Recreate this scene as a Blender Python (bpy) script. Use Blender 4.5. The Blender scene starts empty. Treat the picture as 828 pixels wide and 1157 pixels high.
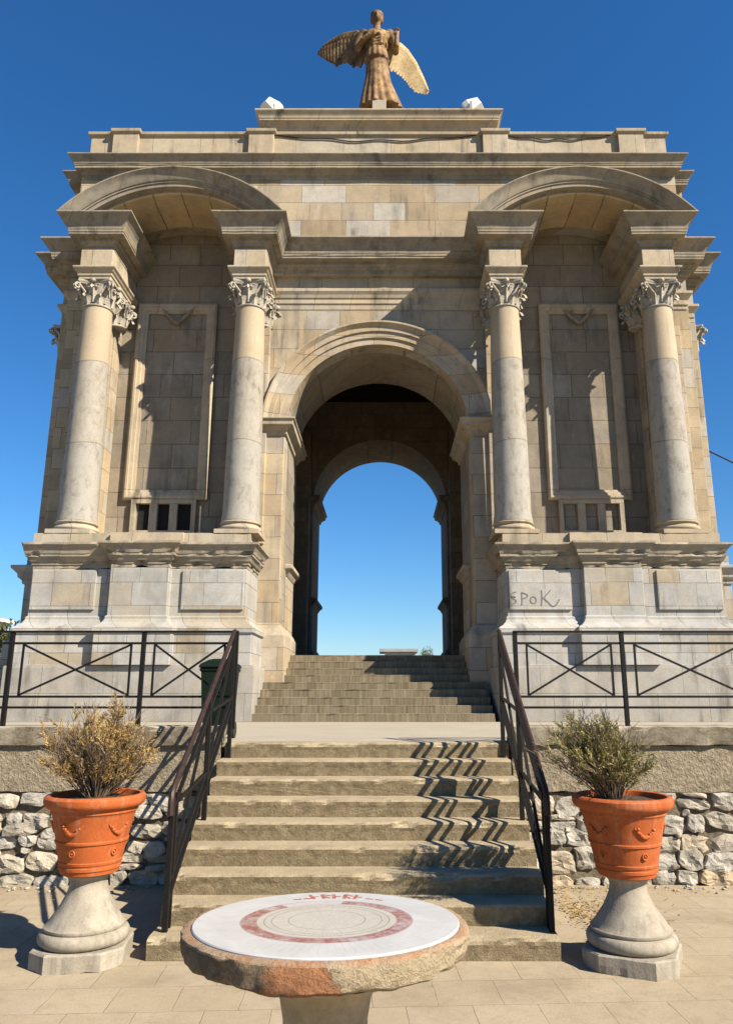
import bpy, bmesh, math, random
from mathutils import Vector, Matrix, noise
PI = math.pi
R = math.radians
random.seed(7)
sc = bpy.context.scene
col = sc.collection

# ------------------------------------------------------------------ helpers
def link(name, bm, mat, parent=None, smooth=False, bevel=0.0):
    bmesh.ops.recalc_face_normals(bm, faces=bm.faces[:])
    me = bpy.data.meshes.new(name)
    bm.to_mesh(me); bm.free()
    if smooth:
        for p in me.polygons: p.use_smooth = True
        try: me.set_sharp_from_angle(angle=R(40))
        except Exception: pass
    o = bpy.data.objects.new(name, me)
    col.objects.link(o)
    me.materials.append(mat)
    if parent is not None: o.parent = parent
    if bevel:
        m = o.modifiers.new('bevel', 'BEVEL'); m.width = bevel; m.segments = 2
        m.limit_method = 'ANGLE'; m.angle_limit = R(40)
    return o

def thing(name, label, cat, loc=(0, 0, 0), group=None):
    o = bpy.data.objects.new(name, None)
    o.empty_display_size = .2
    col.objects.link(o); o.location = loc
    return tag(o, label, cat, group)

def tag(o, label, cat, group=None):
    o['label'] = label; o['category'] = cat
    if group: o['group'] = group
    return o

def struct(o):
    o['kind'] = 'structure'; return o

def box(bm, x0, x1, y0, y1, z0, z1):
    vs = [bm.verts.new(p) for p in ((x0,y0,z0),(x1,y0,z0),(x1,y1,z0),(x0,y1,z0),(x0,y0,z1),(x1,y0,z1),(x1,y1,z1),(x0,y1,z1))]
    for f in ((0,3,2,1),(4,5,6,7),(0,1,5,4),(1,2,6,5),(2,3,7,6),(3,0,4,7)):
        bm.faces.new([vs[i] for i in f])

def B(*boxes):
    bm = bmesh.new()
    for b in boxes: box(bm, *b)
    return bm

def offset_poly(pts, d):
    n = len(pts); out = []
    for i in range(n):
        p0, p1, p2 = Vector(pts[i-1]), Vector(pts[i]), Vector(pts[(i+1) % n])
        e1 = (p1-p0).normalized(); e2 = (p2-p1).normalized()
        n1 = Vector((e1.y, -e1.x)); n2 = Vector((e2.y, -e2.x))
        k = 1 + n1.dot(n2)
        out.append(p1 + (n1+n2) * (d / k))
    return out

def stack(bm, foot, prof):
    """solid: footprint polygon (counter clockwise) offset outwards by each (out, z) of the profile"""
    rings = []
    for d, z in prof:
        rings.append([bm.verts.new((p[0], p[1], z)) for p in offset_poly(foot, d)])
    n = len(foot)
    for a, b in zip(rings, rings[1:]):
        for i in range(n):
            j = (i+1) % n
            bm.faces.new((a[i], a[j], b[j], b[i]))
    bm.faces.new(list(reversed(rings[0]))); bm.faces.new(rings[-1])

def rect(x0, x1, y0, y1): return [(x0,y0),(x1,y0),(x1,y1),(x0,y1)]

def prism(bm, poly, y0, y1):
    """polygon of (x, z) extruded between two depths"""
    a = [bm.verts.new((x, y0, z)) for x, z in poly]
    b = [bm.verts.new((x, y1, z)) for x, z in poly]
    n = len(poly)
    bm.faces.new(a); bm.faces.new(list(reversed(b)))
    for i in range(n):
        j = (i+1) % n
        bm.faces.new((a[j], a[i], b[i], b[j]))

def lathe(bm, prof, seg=40, c=(0, 0, 0), cap=True, fold=None):
    rings = []
    for r, z in prof:
        ring = []
        for i in range(seg):
            a = 2*PI*i/seg
            rr = r if fold is None else r*fold(a, z)
            ring.append(bm.verts.new((c[0]+rr*math.cos(a), c[1]+rr*math.sin(a), c[2]+z)))
        rings.append(ring)
    for p, q in zip(rings, rings[1:]):
        for i in range(seg):
            j = (i+1) % seg
            bm.faces.new((p[i], p[j], q[j], q[i]))
    if cap:
        bm.faces.new(list(reversed(rings[0]))); bm.faces.new(rings[-1])

def bar(bm, a, b, w, h=None):
    """square-section bar between two points"""
    a, b = Vector(a), Vector(b); h = h or w
    d = (b-a).normalized()
    up = Vector((0, 0, 1)) if abs(d.z) < .95 else Vector((0, 1, 0))
    s = d.cross(up).normalized(); u = s.cross(d)
    vs = []
    for p in (a, b):
        for i, j in ((-1,-1),(1,-1),(1,1),(-1,1)):
            vs.append(bm.verts.new(p + s*(i*w/2) + u*(j*h/2)))
    for f in ((0,1,2,3),(7,6,5,4),(0,4,5,1),(1,5,6,2),(2,6,7,3),(3,7,4,0)):
        bm.faces.new([vs[i] for i in f])

def tube(bm, pts, rad, seg=8, caps=True):
    pts = [Vector(p) for p in pts]
    if not hasattr(rad, '__len__'): rad = [rad]*len(pts)
    rings = []; prev = None
    for i, p in enumerate(pts):
        d = (pts[min(i+1, len(pts)-1)] - pts[max(i-1, 0)]).normalized()
        if prev is None:
            s = d.orthogonal().normalized()
        else:
            s = (prev - d*prev.dot(d)).normalized()
        prev = s; t = d.cross(s)
        rings.append([bm.verts.new(p + (s*math.cos(2*PI*k/seg) + t*math.sin(2*PI*k/seg))*rad[i]) for k in range(seg)])
    for a, b in zip(rings, rings[1:]):
        for k in range(seg):
            j = (k+1) % seg
            bm.faces.new((a[k], a[j], b[j], b[k]))
    if caps:
        bm.faces.new(list(reversed(rings[0]))); bm.faces.new(rings[-1])

def ellipsoid(bm, c, r, rot=None, u=16, v=10):
    m = Matrix.Translation(c) @ (rot.to_4x4() if rot else Matrix()) @ Matrix.Diagonal((*r, 1))
    bmesh.ops.create_uvsphere(bm, u_segments=u, v_segments=v, radius=1, matrix=m)

def roughen(bm, cell, amp, freq=3.0, seed=0, chip=0.0):
    """cut long edges down to cell size and shake the surface: worn stone"""
    for _ in range(6):
        es = [e for e in bm.edges if e.calc_length() > cell*1.5]
        if not es: break
        bmesh.ops.subdivide_edges(bm, edges=es, cuts=1, use_grid_fill=True)
    s = Vector((seed*3.1, seed*1.7, seed*.9))
    bm.normal_update()
    for v in bm.verts:
        p = v.co*freq + s
        d = Vector((noise.noise(p), noise.noise(p+Vector((9, 3, 1))), noise.noise(p+Vector((2, 8, 5)))))*amp
        q = v.co*freq*3.3 + s
        d += Vector((noise.noise(q), noise.noise(q+Vector((9, 3, 1))), noise.noise(q+Vector((2, 8, 5)))))*amp*.45
        if chip and len(v.link_faces) > 1:
            ang = max((e.calc_face_angle(0) for e in v.link_edges), default=0)
            if ang > .9:
                c = max(0, noise.noise(v.co*freq*1.7 + s*2) - .05)
                d -= v.normal*c*chip
        v.co += d

# ------------------------------------------------------------------ materials
ALB = .76      # overall reflectance of the sun-bleached materials
class N:
    def __init__(s, name):
        s.m = bpy.data.materials.new(name); s.m.use_nodes = True
        s.t = s.m.node_tree; s.t.nodes.clear()
        s.out = s.n('ShaderNodeOutputMaterial'); s.b = s.n('ShaderNodeBsdfPrincipled')
        s.l(s.b.outputs[0], s.out.inputs[0])
        s.geo = s.n('ShaderNodeNewGeometry'); s.pos = s.geo.outputs['Position']
    def n(s, t, **k):
        x = s.t.nodes.new(t)
        for a, b in k.items(): setattr(x, a, b)
        return x
    def l(s, a, b): s.t.links.new(a, b)
    def put(s, sock, v):
        if hasattr(v, 'is_output'): s.l(v, sock)
        else: sock.default_value = v
    def math(s, op, a, b=0.0, c=None, clamp=False):
        x = s.n('ShaderNodeMath', operation=op, use_clamp=clamp)
        s.put(x.inputs[0], a); s.put(x.inputs[1], b)
        if c is not None: s.put(x.inputs[2], c)
        return x.outputs[0]
    def mix(s, f, a, b, mode='MIX'):
        x = s.n('ShaderNodeMix', data_type='RGBA', blend_type=mode)
        s.put(x.inputs[0], f)
        for i, v in ((6, a), (7, b)):
            s.put(x.inputs[i], (*v, 1) if isinstance(v, tuple) and len(v) == 3 else v)
        return x.outputs[2]
    def map(s, vec, scale=(1, 1, 1), loc=(0, 0, 0), rot=(0, 0, 0)):
        x = s.n('ShaderNodeMapping'); s.l(vec, x.inputs[0])
        x.inputs['Scale'].default_value = scale; x.inputs['Location'].default_value = loc; x.inputs['Rotation'].default_value = rot
        return x.outputs[0]
    def noise(s, vec, scale, detail=4, rough=.6, dist=0):
        x = s.n('ShaderNodeTexNoise'); s.l(vec, x.inputs['Vector'])
        x.inputs['Scale'].default_value = scale; x.inputs['Detail'].default_value = detail
        x.inputs['Roughness'].default_value = rough; x.inputs['Distortion'].default_value = dist
        return x.outputs['Fac']
    def ramp(s, f, stops, interp='LINEAR'):
        x = s.n('ShaderNodeValToRGB'); s.put(x.inputs[0], f)
        cr = x.color_ramp; cr.interpolation = interp
        while len(cr.elements) < len(stops): cr.elements.new(.5)
        for e, (p, c) in zip(cr.elements, stops):
            e.position = p
            e.color = (*c, 1) if hasattr(c, '__len__') else (c, c, c, 1)
        return x.outputs[0]
    def sep(s, vec):
        x = s.n('ShaderNodeSeparateXYZ'); s.l(vec, x.inputs[0]); return x.outputs
    def comb(s, x, y, z=0.0):
        c = s.n('ShaderNodeCombineXYZ')
        for i, v in enumerate((x, y, z)): s.put(c.inputs[i], v)
        return c.outputs[0]
    def bump(s, h, strength=.4, dist=.01, prev=None):
        x = s.n('ShaderNodeBump'); x.inputs['Strength'].default_value = strength; x.inputs['Distance'].default_value = dist
        s.put(x.inputs['Height'], h)
        if prev is not None: s.l(prev, x.inputs['Normal'])
        return x.outputs[0]
    def done(s, color, rough=.85, normal=None, metal=0.0, spec=.25):
        color = s.mix(1.0, color, (ALB, ALB, ALB), 'MULTIPLY')
        s.put(s.b.inputs['Base Color'], color)
        s.put(s.b.inputs['Roughness'], rough); s.put(s.b.inputs['Metallic'], metal)
        s.put(s.b.inputs['Specular IOR Level'], spec)
        if normal is not None: s.l(normal, s.b.inputs['Normal'])
        return s.m

def ashlar(name, tones, bw, bh, seed=0.0, stain=.5, mortar=.012, joints=True, moss=0.0, pit=.35, zoff=0.0, barrel=False):
    """limestone laid in courses, each stone with its own tone, with stains, streaks and open joints"""
    k = N(name)
    x, y, z = k.sep(k.pos)
    u = x if barrel else k.math('ADD', x, y)
    wob = k.noise(k.pos, 1.3, 2)
    vec = k.comb(k.math('ADD', u, seed), k.math('ADD', k.math('ADD', z, zoff), k.math('MULTIPLY', k.math('SUBTRACT', wob, .5), .02)))
    def brick(w, off, sq):
        b = k.n('ShaderNodeTexBrick', offset=off, squash=sq, squash_frequency=3)
        k.l(vec, b.inputs['Vector'])
        b.inputs['Color1'].default_value = (0, 0, 0, 1); b.inputs['Color2'].default_value = (1, 1, 1, 1)
        b.inputs['Mortar'].default_value = (.5, .5, .5, 1)
        b.inputs['Scale'].default_value = 1; b.inputs['Mortar Size'].default_value = mortar/2
        b.inputs['Mortar Smooth'].default_value = .3; b.inputs['Bias'].default_value = 0
        b.inputs['Brick Width'].default_value = w; b.inputs['Row Height'].default_value = bh
        return b
    b = brick(bw, .5, .72)
    f = b.outputs['Color']
    c = k.ramp(f, [(i/(len(tones)-1)*.9+.05, t) for i, t in enumerate(tones)])
    big = k.noise(k.pos, .7, 5, .65); med = k.noise(k.pos, 5, 6, .7); fin = k.noise(k.pos, 42, 4, .7)
    c = k.mix(k.ramp(med, [(.3, 0.0), (.75, .5)]), c, (.33, .255, .165), 'MIX')
    tone = k.n('ShaderNodeTexNoise'); k.l(k.map(k.pos, (1, 1, 1), (5, 5, 5)), tone.inputs['Vector']); tone.inputs['Scale'].default_value = 2.4; tone.inputs['Detail'].default_value = 6
    c = k.mix(.32, c, k.mix(1.0, c, k.ramp(tone.outputs['Fac'], [(.3, (.62, .62, .66)), (.5, (1, 1, 1)), (.7, (1.25, 1.15, 1.0))]), 'MULTIPLY'))
    c = k.mix(1.0, c, k.ramp(fin, [(.2, .78), (.75, 1.12)]), 'MULTIPLY')
    c = k.mix(1.0, c, k.ramp(big, [(.25, .82), (.7, 1.08)]), 'MULTIPLY')
    if stain:
        st = k.noise(k.map(k.pos, (5, 5, .55)), 1.0, 5, .65)
        st = k.ramp(st, [(.47, 0.0), (.68, 1.0)])
        pt = k.ramp(k.noise(k.map(k.pos, (1, 1, 1), (4, 2, 7)), 1.1, 3), [(.45, 0.0), (.65, 1.0)])
        c = k.mix(k.math('MULTIPLY', k.math('MULTIPLY', st, pt), stain), c, (.10, .09, .075))
        wh = k.ramp(k.noise(k.map(k.pos, (3, 3, 1.1), (1, 8, 3)), 1.6, 6, .7), [(.58, 0.0), (.72, 1.0)])
        c = k.mix(k.math('MULTIPLY', wh, .30), c, (.56, .52, .46))
    if moss:
        ms = k.ramp(k.noise(k.pos, 3.0, 8, .75), [(.48, 0.0), (.66, 1.0)])
        c = k.mix(k.math('MULTIPLY', ms, moss), c, (.075, .07, .05))
    h = k.math('ADD', k.math('MULTIPLY', fin, .5), k.math('MULTIPLY', med, 1.0))
    nrm = k.bump(h, pit, .012)
    if joints:
        j = b.outputs['Fac']
        jn = k.math('MULTIPLY', j, k.ramp(k.noise(k.pos, 2.2, 3), [(.3, .25), (.6, 1.0)]))
        c = k.mix(k.math('MULTIPLY', jn, .78), c, (.10, .078, .055))
        nrm = k.bump(k.math('SUBTRACT', 1.0, j), .8, .012, nrm)
        nrm = k.bump(f, .25, .006, nrm)
    return k.done(c, .88, nrm)

TAN = (.455, .355, .225); CREAM = (.51, .42, .285); BEIGE = (.42, .335, .225); GREY = (.40, .36, .30); PALE = (.50, .455, .385)
M_wall = ashlar('ashlar_wall', [TAN, CREAM, (.37, .285, .18), BEIGE, CREAM, GREY, TAN, (.53, .50, .44), (.40, .375, .33)], 1.05, .47, .3, .7, .014)
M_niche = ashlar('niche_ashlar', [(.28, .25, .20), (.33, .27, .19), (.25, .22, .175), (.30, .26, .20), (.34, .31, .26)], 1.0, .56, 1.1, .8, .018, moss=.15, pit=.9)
M_ped = ashlar('pedestal_stone', [(.39, .395, .38), (.47, .475, .46), (.38, .33, .245), (.43, .435, .42), (.48, .48, .465), (.40, .405, .39), (.45, .45, .43), (.41, .35, .26)], .72, .44, .1, .8, .012, zoff=.06)
M_plinth = ashlar('plinth_stone', [(.37, .36, .33), (.42, .41, .38), (.35, .335, .305)], 1.3, .5, .4, .9, .01, moss=.12, zoff=.15)
M_mould = ashlar('moulding_stone', [(.52, .44, .325), (.48, .39, .27), (.50, .43, .315), (.48, .43, .35)], 1.15, 3.1, .7, .95, .012)
M_cornice = ashlar('dark_cornice_stone', [(.34, .29, .21), (.30, .275, .23), (.38, .325, .24), (.33, .30, .25)], 1.05, 2.9, .2, .9, .010, moss=.4)  # darker than the other mouldings, with random stains and moss
M_soffit = ashlar('soffit_stone', [(.62, .46, .25), (.56, .42, .24), (.66, .51, .30)], .62, 2.7, .2, .4, .026, barrel=True)
M_pier = ashlar('pier_stone', [CREAM, PALE, TAN, (.47, .37, .245), GREY], 1.4, .46, .55, .6, .012)
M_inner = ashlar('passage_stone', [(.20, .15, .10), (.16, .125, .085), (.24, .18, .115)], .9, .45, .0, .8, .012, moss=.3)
M_col = None

def column_mat():
    k = N('column_stone')
    x, y, z = k.sep(k.pos)
    # drums: polished beige at the top, pitted grey veined stone below
    zz = k.math('ADD', z, k.math('MULTIPLY', k.noise(k.map(k.pos, (.3, .3, 0)), 3, 1), .25))
    low = k.math('LESS_THAN', zz, 6.95); mid = k.math('LESS_THAN', zz, 8.75)
    vein = k.noise(k.map(k.pos, (1, 1, .6)), 5.5, 8, .75, .6)
    grey = k.ramp(vein, [(.3, (.17, .15, .12)), (.45, (.32, .285, .23)), (.6, (.38, .345, .29)), (.8, (.25, .22, .175))])
    grey2 = k.ramp(vein, [(.3, (.19, .175, .15)), (.48, (.345, .32, .275)), (.62, (.37, .345, .30)), (.8, (.28, .255, .215))])
    top = k.ramp(k.noise(k.pos, 1.5, 5), [(.3, (.40, .32, .215)), (.7, (.46, .375, .26))])
    c = k.mix(mid, top, grey); c = k.mix(low, c, grey2)
    j = k.math('MAXIMUM', k.math('LESS_THAN', k.math('ABSOLUTE', k.math('SUBTRACT', zz, 6.95)), .012),
               k.math('LESS_THAN', k.math('ABSOLUTE', k.math('SUBTRACT', zz, 8.75)), .012))
    c = k.mix(k.math('MULTIPLY', j, .6), c, (.15, .12, .09))
    fin = k.noise(k.pos, 38, 4, .7)
    c = k.mix(1.0, c, k.ramp(fin, [(.2, .82), (.75, 1.1)]), 'MULTIPLY')
    st = k.ramp(k.noise(k.map(k.pos, (6, 6, .5)), 1, 4), [(.55, 0.0), (.75, .5)])
    c = k.mix(st, c, (.22, .19, .15))
    return k.done(c, .8, k.bump(k.math('ADD', vein, fin), .3, .01))
M_col = column_mat()

def simple(name, c1, c2, scale=6, rough=.85, bump=.3, bdist=.01, metal=0.0, spec=.25, fine=40, dark=None):
    k = N(name)
    a = k.noise(k.pos, scale, 7, .7); f = k.noise(k.pos, fine, 4, .7)
    c = k.ramp(a, [(.32, c1), (.68, c2)])
    c = k.mix(1.0, c, k.ramp(f, [(.2, .8), (.75, 1.12)]), 'MULTIPLY')
    if dark:
        d = k.ramp(k.noise(k.map(k.pos, (1, 1, 1), (3, 1, 9)), scale*.45, 7, .75), [(.5, 0.0), (.68, 1.0)])
        c = k.mix(k.math('MULTIPLY', d, dark[1]), c, dark[0])
    return k.done(c, rough, k.bump(k.math('ADD', a, f), bump, bdist), metal, spec)

M_capital = simple('capital_stone', (.34, .30, .24), (.50, .46, .38), 8, .85, .5, .01, dark=((.12, .10, .08), .6))
def step_mat():
    k = N('worn_step_stone')
    a = k.noise(k.pos, 3.5, 7, .7); f = k.noise(k.pos, 65, 5, .75); m = k.noise(k.pos, 13, 6, .75)
    c = k.ramp(a, [(.3, (.38, .305, .195)), (.7, (.48, .395, .26))])
    d = k.ramp(k.noise(k.map(k.pos, (1, 1, 1), (3, 1, 9)), 1.8, 7, .75), [(.48, 0.0), (.68, .5)])
    c = k.mix(d, c, (.23, .185, .115))
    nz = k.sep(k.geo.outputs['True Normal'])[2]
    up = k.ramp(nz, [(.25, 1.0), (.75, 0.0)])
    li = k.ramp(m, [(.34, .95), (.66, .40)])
    c = k.mix(k.math('MULTIPLY', up, li), c, (.150, .113, .060))  # risers darkened in colour, for lichen and for their weaker sunlight
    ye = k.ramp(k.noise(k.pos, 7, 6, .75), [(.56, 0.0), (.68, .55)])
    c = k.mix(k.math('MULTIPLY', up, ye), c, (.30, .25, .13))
    c = k.mix(1.0, c, k.ramp(f, [(.2, .72), (.75, 1.18)]), 'MULTIPLY')
    return k.done(c, .94, k.bump(k.math('ADD', k.math('ADD', a, m), f), .8, .014))
M_step = step_mat()
M_conc = simple('pale_concrete', (.37, .325, .255), (.43, .38, .30), 1.5, .9, .3, .006, dark=((.33, .28, .20), .35))
M_rough = simple('roughcast_render', (.30, .245, .165), (.42, .35, .25), 14, .95, 1.0, .035, fine=28, dark=((.17, .14, .10), .5))
M_coping = simple('stained_coping', (.34, .295, .225), (.44, .385, .30), 3, .95, .6, .01, dark=((.11, .085, .055), .95))
def coping_mat():
    k = N('lichened_coping')
    a = k.noise(k.pos, 3, 7, .7); f = k.noise(k.pos, 50, 5, .75); m = k.noise(k.map(k.pos, (1, 1, 1.6)), 4, 8, .75)
    c = k.ramp(a, [(.3, (.34, .295, .225)), (.7, (.44, .385, .30))])
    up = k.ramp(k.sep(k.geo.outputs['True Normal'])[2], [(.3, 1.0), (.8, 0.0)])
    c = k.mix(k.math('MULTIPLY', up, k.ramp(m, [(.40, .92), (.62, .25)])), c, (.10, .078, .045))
    c = k.mix(1.0, c, k.ramp(f, [(.2, .75), (.75, 1.15)]), 'MULTIPLY')
    return k.done(c, .95, k.bump(k.math('ADD', k.math('ADD', a, m), f), .7, .012))
M_coping = coping_mat()
M_iron = simple('black_painted_iron', (.006, .0055, .0055), (.012, .010, .009), 20, .55, .15, .002, spec=.18)
M_rust = simple('brown_handrail_paint', (.022, .014, .011), (.050, .026, .018), 14, .5, .15, .002, spec=.25)
M_white = simple('white_paint', (.72, .70, .66), (.80, .78, .74), 9, .5, .1, .003)
M_lens = simple('dark_glass', (.03, .03, .03), (.05, .05, .05), 9, .15, .05, .002, spec=.5)
M_dark = simple('hole_shade', (.012, .011, .010), (.02, .018, .016), 5, .9)
M_bin = simple('green_plastic', (.0025, .009, .004), (.005, .014, .007), 8, .5, .1, .003)
M_cable = simple('black_cable', (.02, .02, .02), (.03, .03, .03), 8, .6)
M_beam = simple('near_black_timber', (.012, .010, .008), (.022, .018, .014), 5, .9)  # ceiling timber in a near-black tone

def paving():
    k = N('beige_paving')
    v = k.map(k.pos, (1, 1, 1), (.35, .1, 0), (0, 0, R(-3)))
    b = k.n('ShaderNodeTexBrick', offset=.5)
    wob = k.n('ShaderNodeVectorMath', operation='ADD')
    nz = k.n('ShaderNodeTexNoise'); k.l(k.pos, nz.inputs['Vector']); nz.inputs['Scale'].default_value = 6
    sc_ = k.n('ShaderNodeVectorMath', operation='SCALE'); k.l(nz.outputs['Color'], sc_.inputs[0]); sc_.inputs['Scale'].default_value = .018
    k.l(v, wob.inputs[0]); k.l(sc_.outputs[0], wob.inputs[1])
    k.l(wob.outputs[0], b.inputs['Vector'])
    b.inputs['Color1'].default_value = (0, 0, 0, 1); b.inputs['Color2'].default_value = (1, 1, 1, 1); b.inputs['Mortar'].default_value = (.5, .5, .5, 1)
    b.inputs['Scale'].default_value = 1; b.inputs['Mortar Size'].default_value = .004; b.inputs['Mortar Smooth'].default_value = .4
    b.inputs['Brick Width'].default_value = .40; b.inputs['Row Height'].default_value = .40
    c = k.ramp(b.outputs['Color'], [(0, (.37, .30, .20)), (.5, (.42, .345, .235)), (1, (.39, .325, .23))])
    a = k.noise(k.pos, 1.6, 7, .7); f = k.noise(k.pos, 60, 4, .75)
    c = k.mix(k.ramp(a, [(.42, 0.0), (.7, .55)]), c, (.31, .25, .165))
    sp = k.ramp(k.noise(k.pos, 6, 9, .8), [(.50, 0.0), (.68, .7)])
    c = k.mix(sp, c, (.30, .23, .15))
    c = k.mix(1.0, c, k.ramp(f, [(.2, .84), (.75, 1.1)]), 'MULTIPLY')
    dt = k.ramp(k.noise(k.map(k.pos, (1, 1.4, 1), (7, 3, 0)), .9, 8, .75, .4), [(.50, 0.0), (.66, .55)])
    c = k.mix(dt, c, (.25, .195, .125))
    dot = k.ramp(k.noise(k.pos, 17, 3, .6), [(.70, 0.0), (.74, .5)])
    c = k.mix(dot, c, (.16, .125, .085))
    jj = k.math('MULTIPLY', b.outputs['Fac'], k.ramp(k.noise(k.pos, 3.1, 4), [(.35, .1), (.6, 1.0)]))
    c = k.mix(k.math('MULTIPLY', jj, .6), c, (.17, .13, .085))
    n = k.bump(k.math('ADD', a, f), .35, .006)
    n = k.bump(k.math('SUBTRACT', 1.0, b.outputs['Fac']), .7, .006, n)
    return k.done(c, .9, n)
M_pave = paving()

def upper_step_mat():
    k = N('brick_edged_step_stone')
    x, y, z = k.sep(k.pos)
    row = k.math('FLOOR', k.math('DIVIDE', k.math('SUBTRACT', z, 1.352), .1444))
    vec = k.comb(k.math('ADD', x, k.math('MULTIPLY', row, .37)), k.math('ADD', k.math('MULTIPLY', row, 4.0), .5))
    b = k.n('ShaderNodeTexBrick', offset=0.0); k.l(vec, b.inputs['Vector'])
    b.inputs['Color1'].default_value = (0, 0, 0, 1); b.inputs['Color2'].default_value = (1, 1, 1, 1); b.inputs['Mortar'].default_value = (.4, .4, .4, 1)
    b.inputs['Scale'].default_value = 1; b.inputs['Mortar Size'].default_value = .004; b.inputs['Brick Width'].default_value = .068; b.inputs['Row Height'].default_value = 1.0
    c = k.ramp(b.outputs['Color'], [(0, (.205, .168, .108)), (1, (.25, .208, .14))])
    vs = k.comb(k.math('MULTIPLY', k.math('ADD', x, k.math('MULTIPLY', row, 1.37)), 1.0), row)
    a = k.noise(k.pos, 3, 7, .7); s = k.noise(k.map(vs, (22, 3.1, 1)), 1, 4, .7); g = k.noise(k.map(vs, (3.4, 2.3, 1)), 1, 2)
    f = k.noise(k.pos, 45, 4, .75)
    c = k.mix(k.ramp(g, [(.42, 0.0), (.6, .6)]), c, (.165, .13, .078))
    c = k.mix(k.ramp(s, [(.46, 0.0), (.66, .75)]), c, (.12, .095, .055))
    c = k.mix(k.ramp(s, [(.30, .55), (.46, 0.0)]), c, (.34, .285, .195))
    c = k.mix(1.0, c, k.ramp(f, [(.2, .75), (.75, 1.15)]), 'MULTIPLY')
    c = k.mix(k.math('MULTIPLY', b.outputs['Fac'], .25), c, (.13, .10, .07))
    n = k.bump(k.math('ADD', k.math('MULTIPLY', k.math('SUBTRACT', 1.0, b.outputs['Fac']), .8), a), .6, .01)
    return k.done(c, .92, n)
M_ustep = upper_step_mat()

def rubble_mat():
    k = N('rubble_stones')
    r = k.geo.outputs['Random Per Island']
    c = k.ramp(r, [(0, (.43, .40, .345)), (.25, (.52, .485, .42)), (.5, (.38, .34, .27)), (.72, (.54, .48, .38)), (.86, (.48, .37, .23)), (1, (.47, .435, .37))])
    a = k.noise(k.pos, 9, 8, .75); f = k.noise(k.pos, 50, 4, .7)
    c = k.mix(k.ramp(a, [(.45, 0.0), (.68, .75)]), c, (.22, .19, .145))
    c = k.mix(1.0, c, k.ramp(f, [(.2, .78), (.75, 1.12)]), 'MULTIPLY')
    return k.done(c, .9, k.bump(k.math('ADD', a, k.math('MULTIPLY', f, .5)), .9, .02))
M_rubble = rubble_mat()
M_mortar = simple('old_mortar', (.11, .085, .055), (.24, .195, .135), 10, .95, .9, .02)

def terracotta():
    k = N('terracotta')
    x, y, z = k.sep(k.pos)
    a = k.noise(k.pos, 5, 6, .7); f = k.noise(k.pos, 60, 3)
    c = k.ramp(a, [(.3, (.40, .088, .018)), (.7, (.46, .112, .025))])
    c = k.mix(1.0, c, k.ramp(f, [(.2, .88), (.75, 1.06)]), 'MULTIPLY')
    w = k.ramp(k.noise(k.pos, 11, 8, .8), [(.54, 0.0), (.70, .45)])
    c = k.mix(w, c, (.54, .25, .13))
    lo = k.ramp(k.noise(k.map(k.pos, (5, 5, 1.6), (2, 2, 0)), 2, 7, .75), [(.52, 0.0), (.70, .35)])
    c = k.mix(lo, c, (.56, .36, .25))
    d = k.ramp(k.noise(k.map(k.pos, (7, 7, 1.0)), 2, 6, .75), [(.54, 0.0), (.72, .6)])
    c = k.mix(d, c, (.20, .065, .028))
    return k.done(c, .72, k.bump(k.math('ADD', a, f), .3, .004), 0, .25)
M_terra = terracotta()

def cast_stone():
    k = N('cast_stone')
    a = k.noise(k.pos, 6, 7, .7); f = k.noise(k.pos, 70, 3)
    st = k.noise(k.map(k.pos, (16, 16, 1.2)), 1, 4)
    c = k.ramp(a, [(.3, (.29, .25, .19)), (.7, (.41, .365, .29))])
    c = k.mix(k.ramp(st, [(.48, 0.0), (.7, .65)]), c, (.19, .165, .125))
    c = k.mix(1.0, c, k.ramp(f, [(.2, .85), (.75, 1.08)]), 'MULTIPLY')
    return k.done(c, .85, k.bump(k.math('ADD', a, f), .35, .006))
M_cast = cast_stone()

def bronze(name, c1, c2, c3):
    k = N(name)
    a = k.noise(k.pos, 2.6, 6, .7); f = k.noise(k.pos, 14, 4)
    c = k.ramp(a, [(.32, c1), (.5, c2), (.68, c3)])
    c = k.mix(1.0, c, k.ramp(f, [(.25, .75), (.7, 1.1)]), 'MULTIPLY')
    return k.done(c, .68, k.bump(f, .4, .02), .12, .3)
M_bronze = bronze('gilded_bronze', (.085, .045, .020), (.22, .125, .050), (.44, .275, .115))  # bronze darkened: shade on body and left wing put into the tone
M_bronze_lit = bronze('sunlit_bronze', (.40, .28, .125), (.54, .40, .20), (.64, .50, .29))  # lighter copy of the bronze: sunlight on the right wing put into colour

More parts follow.
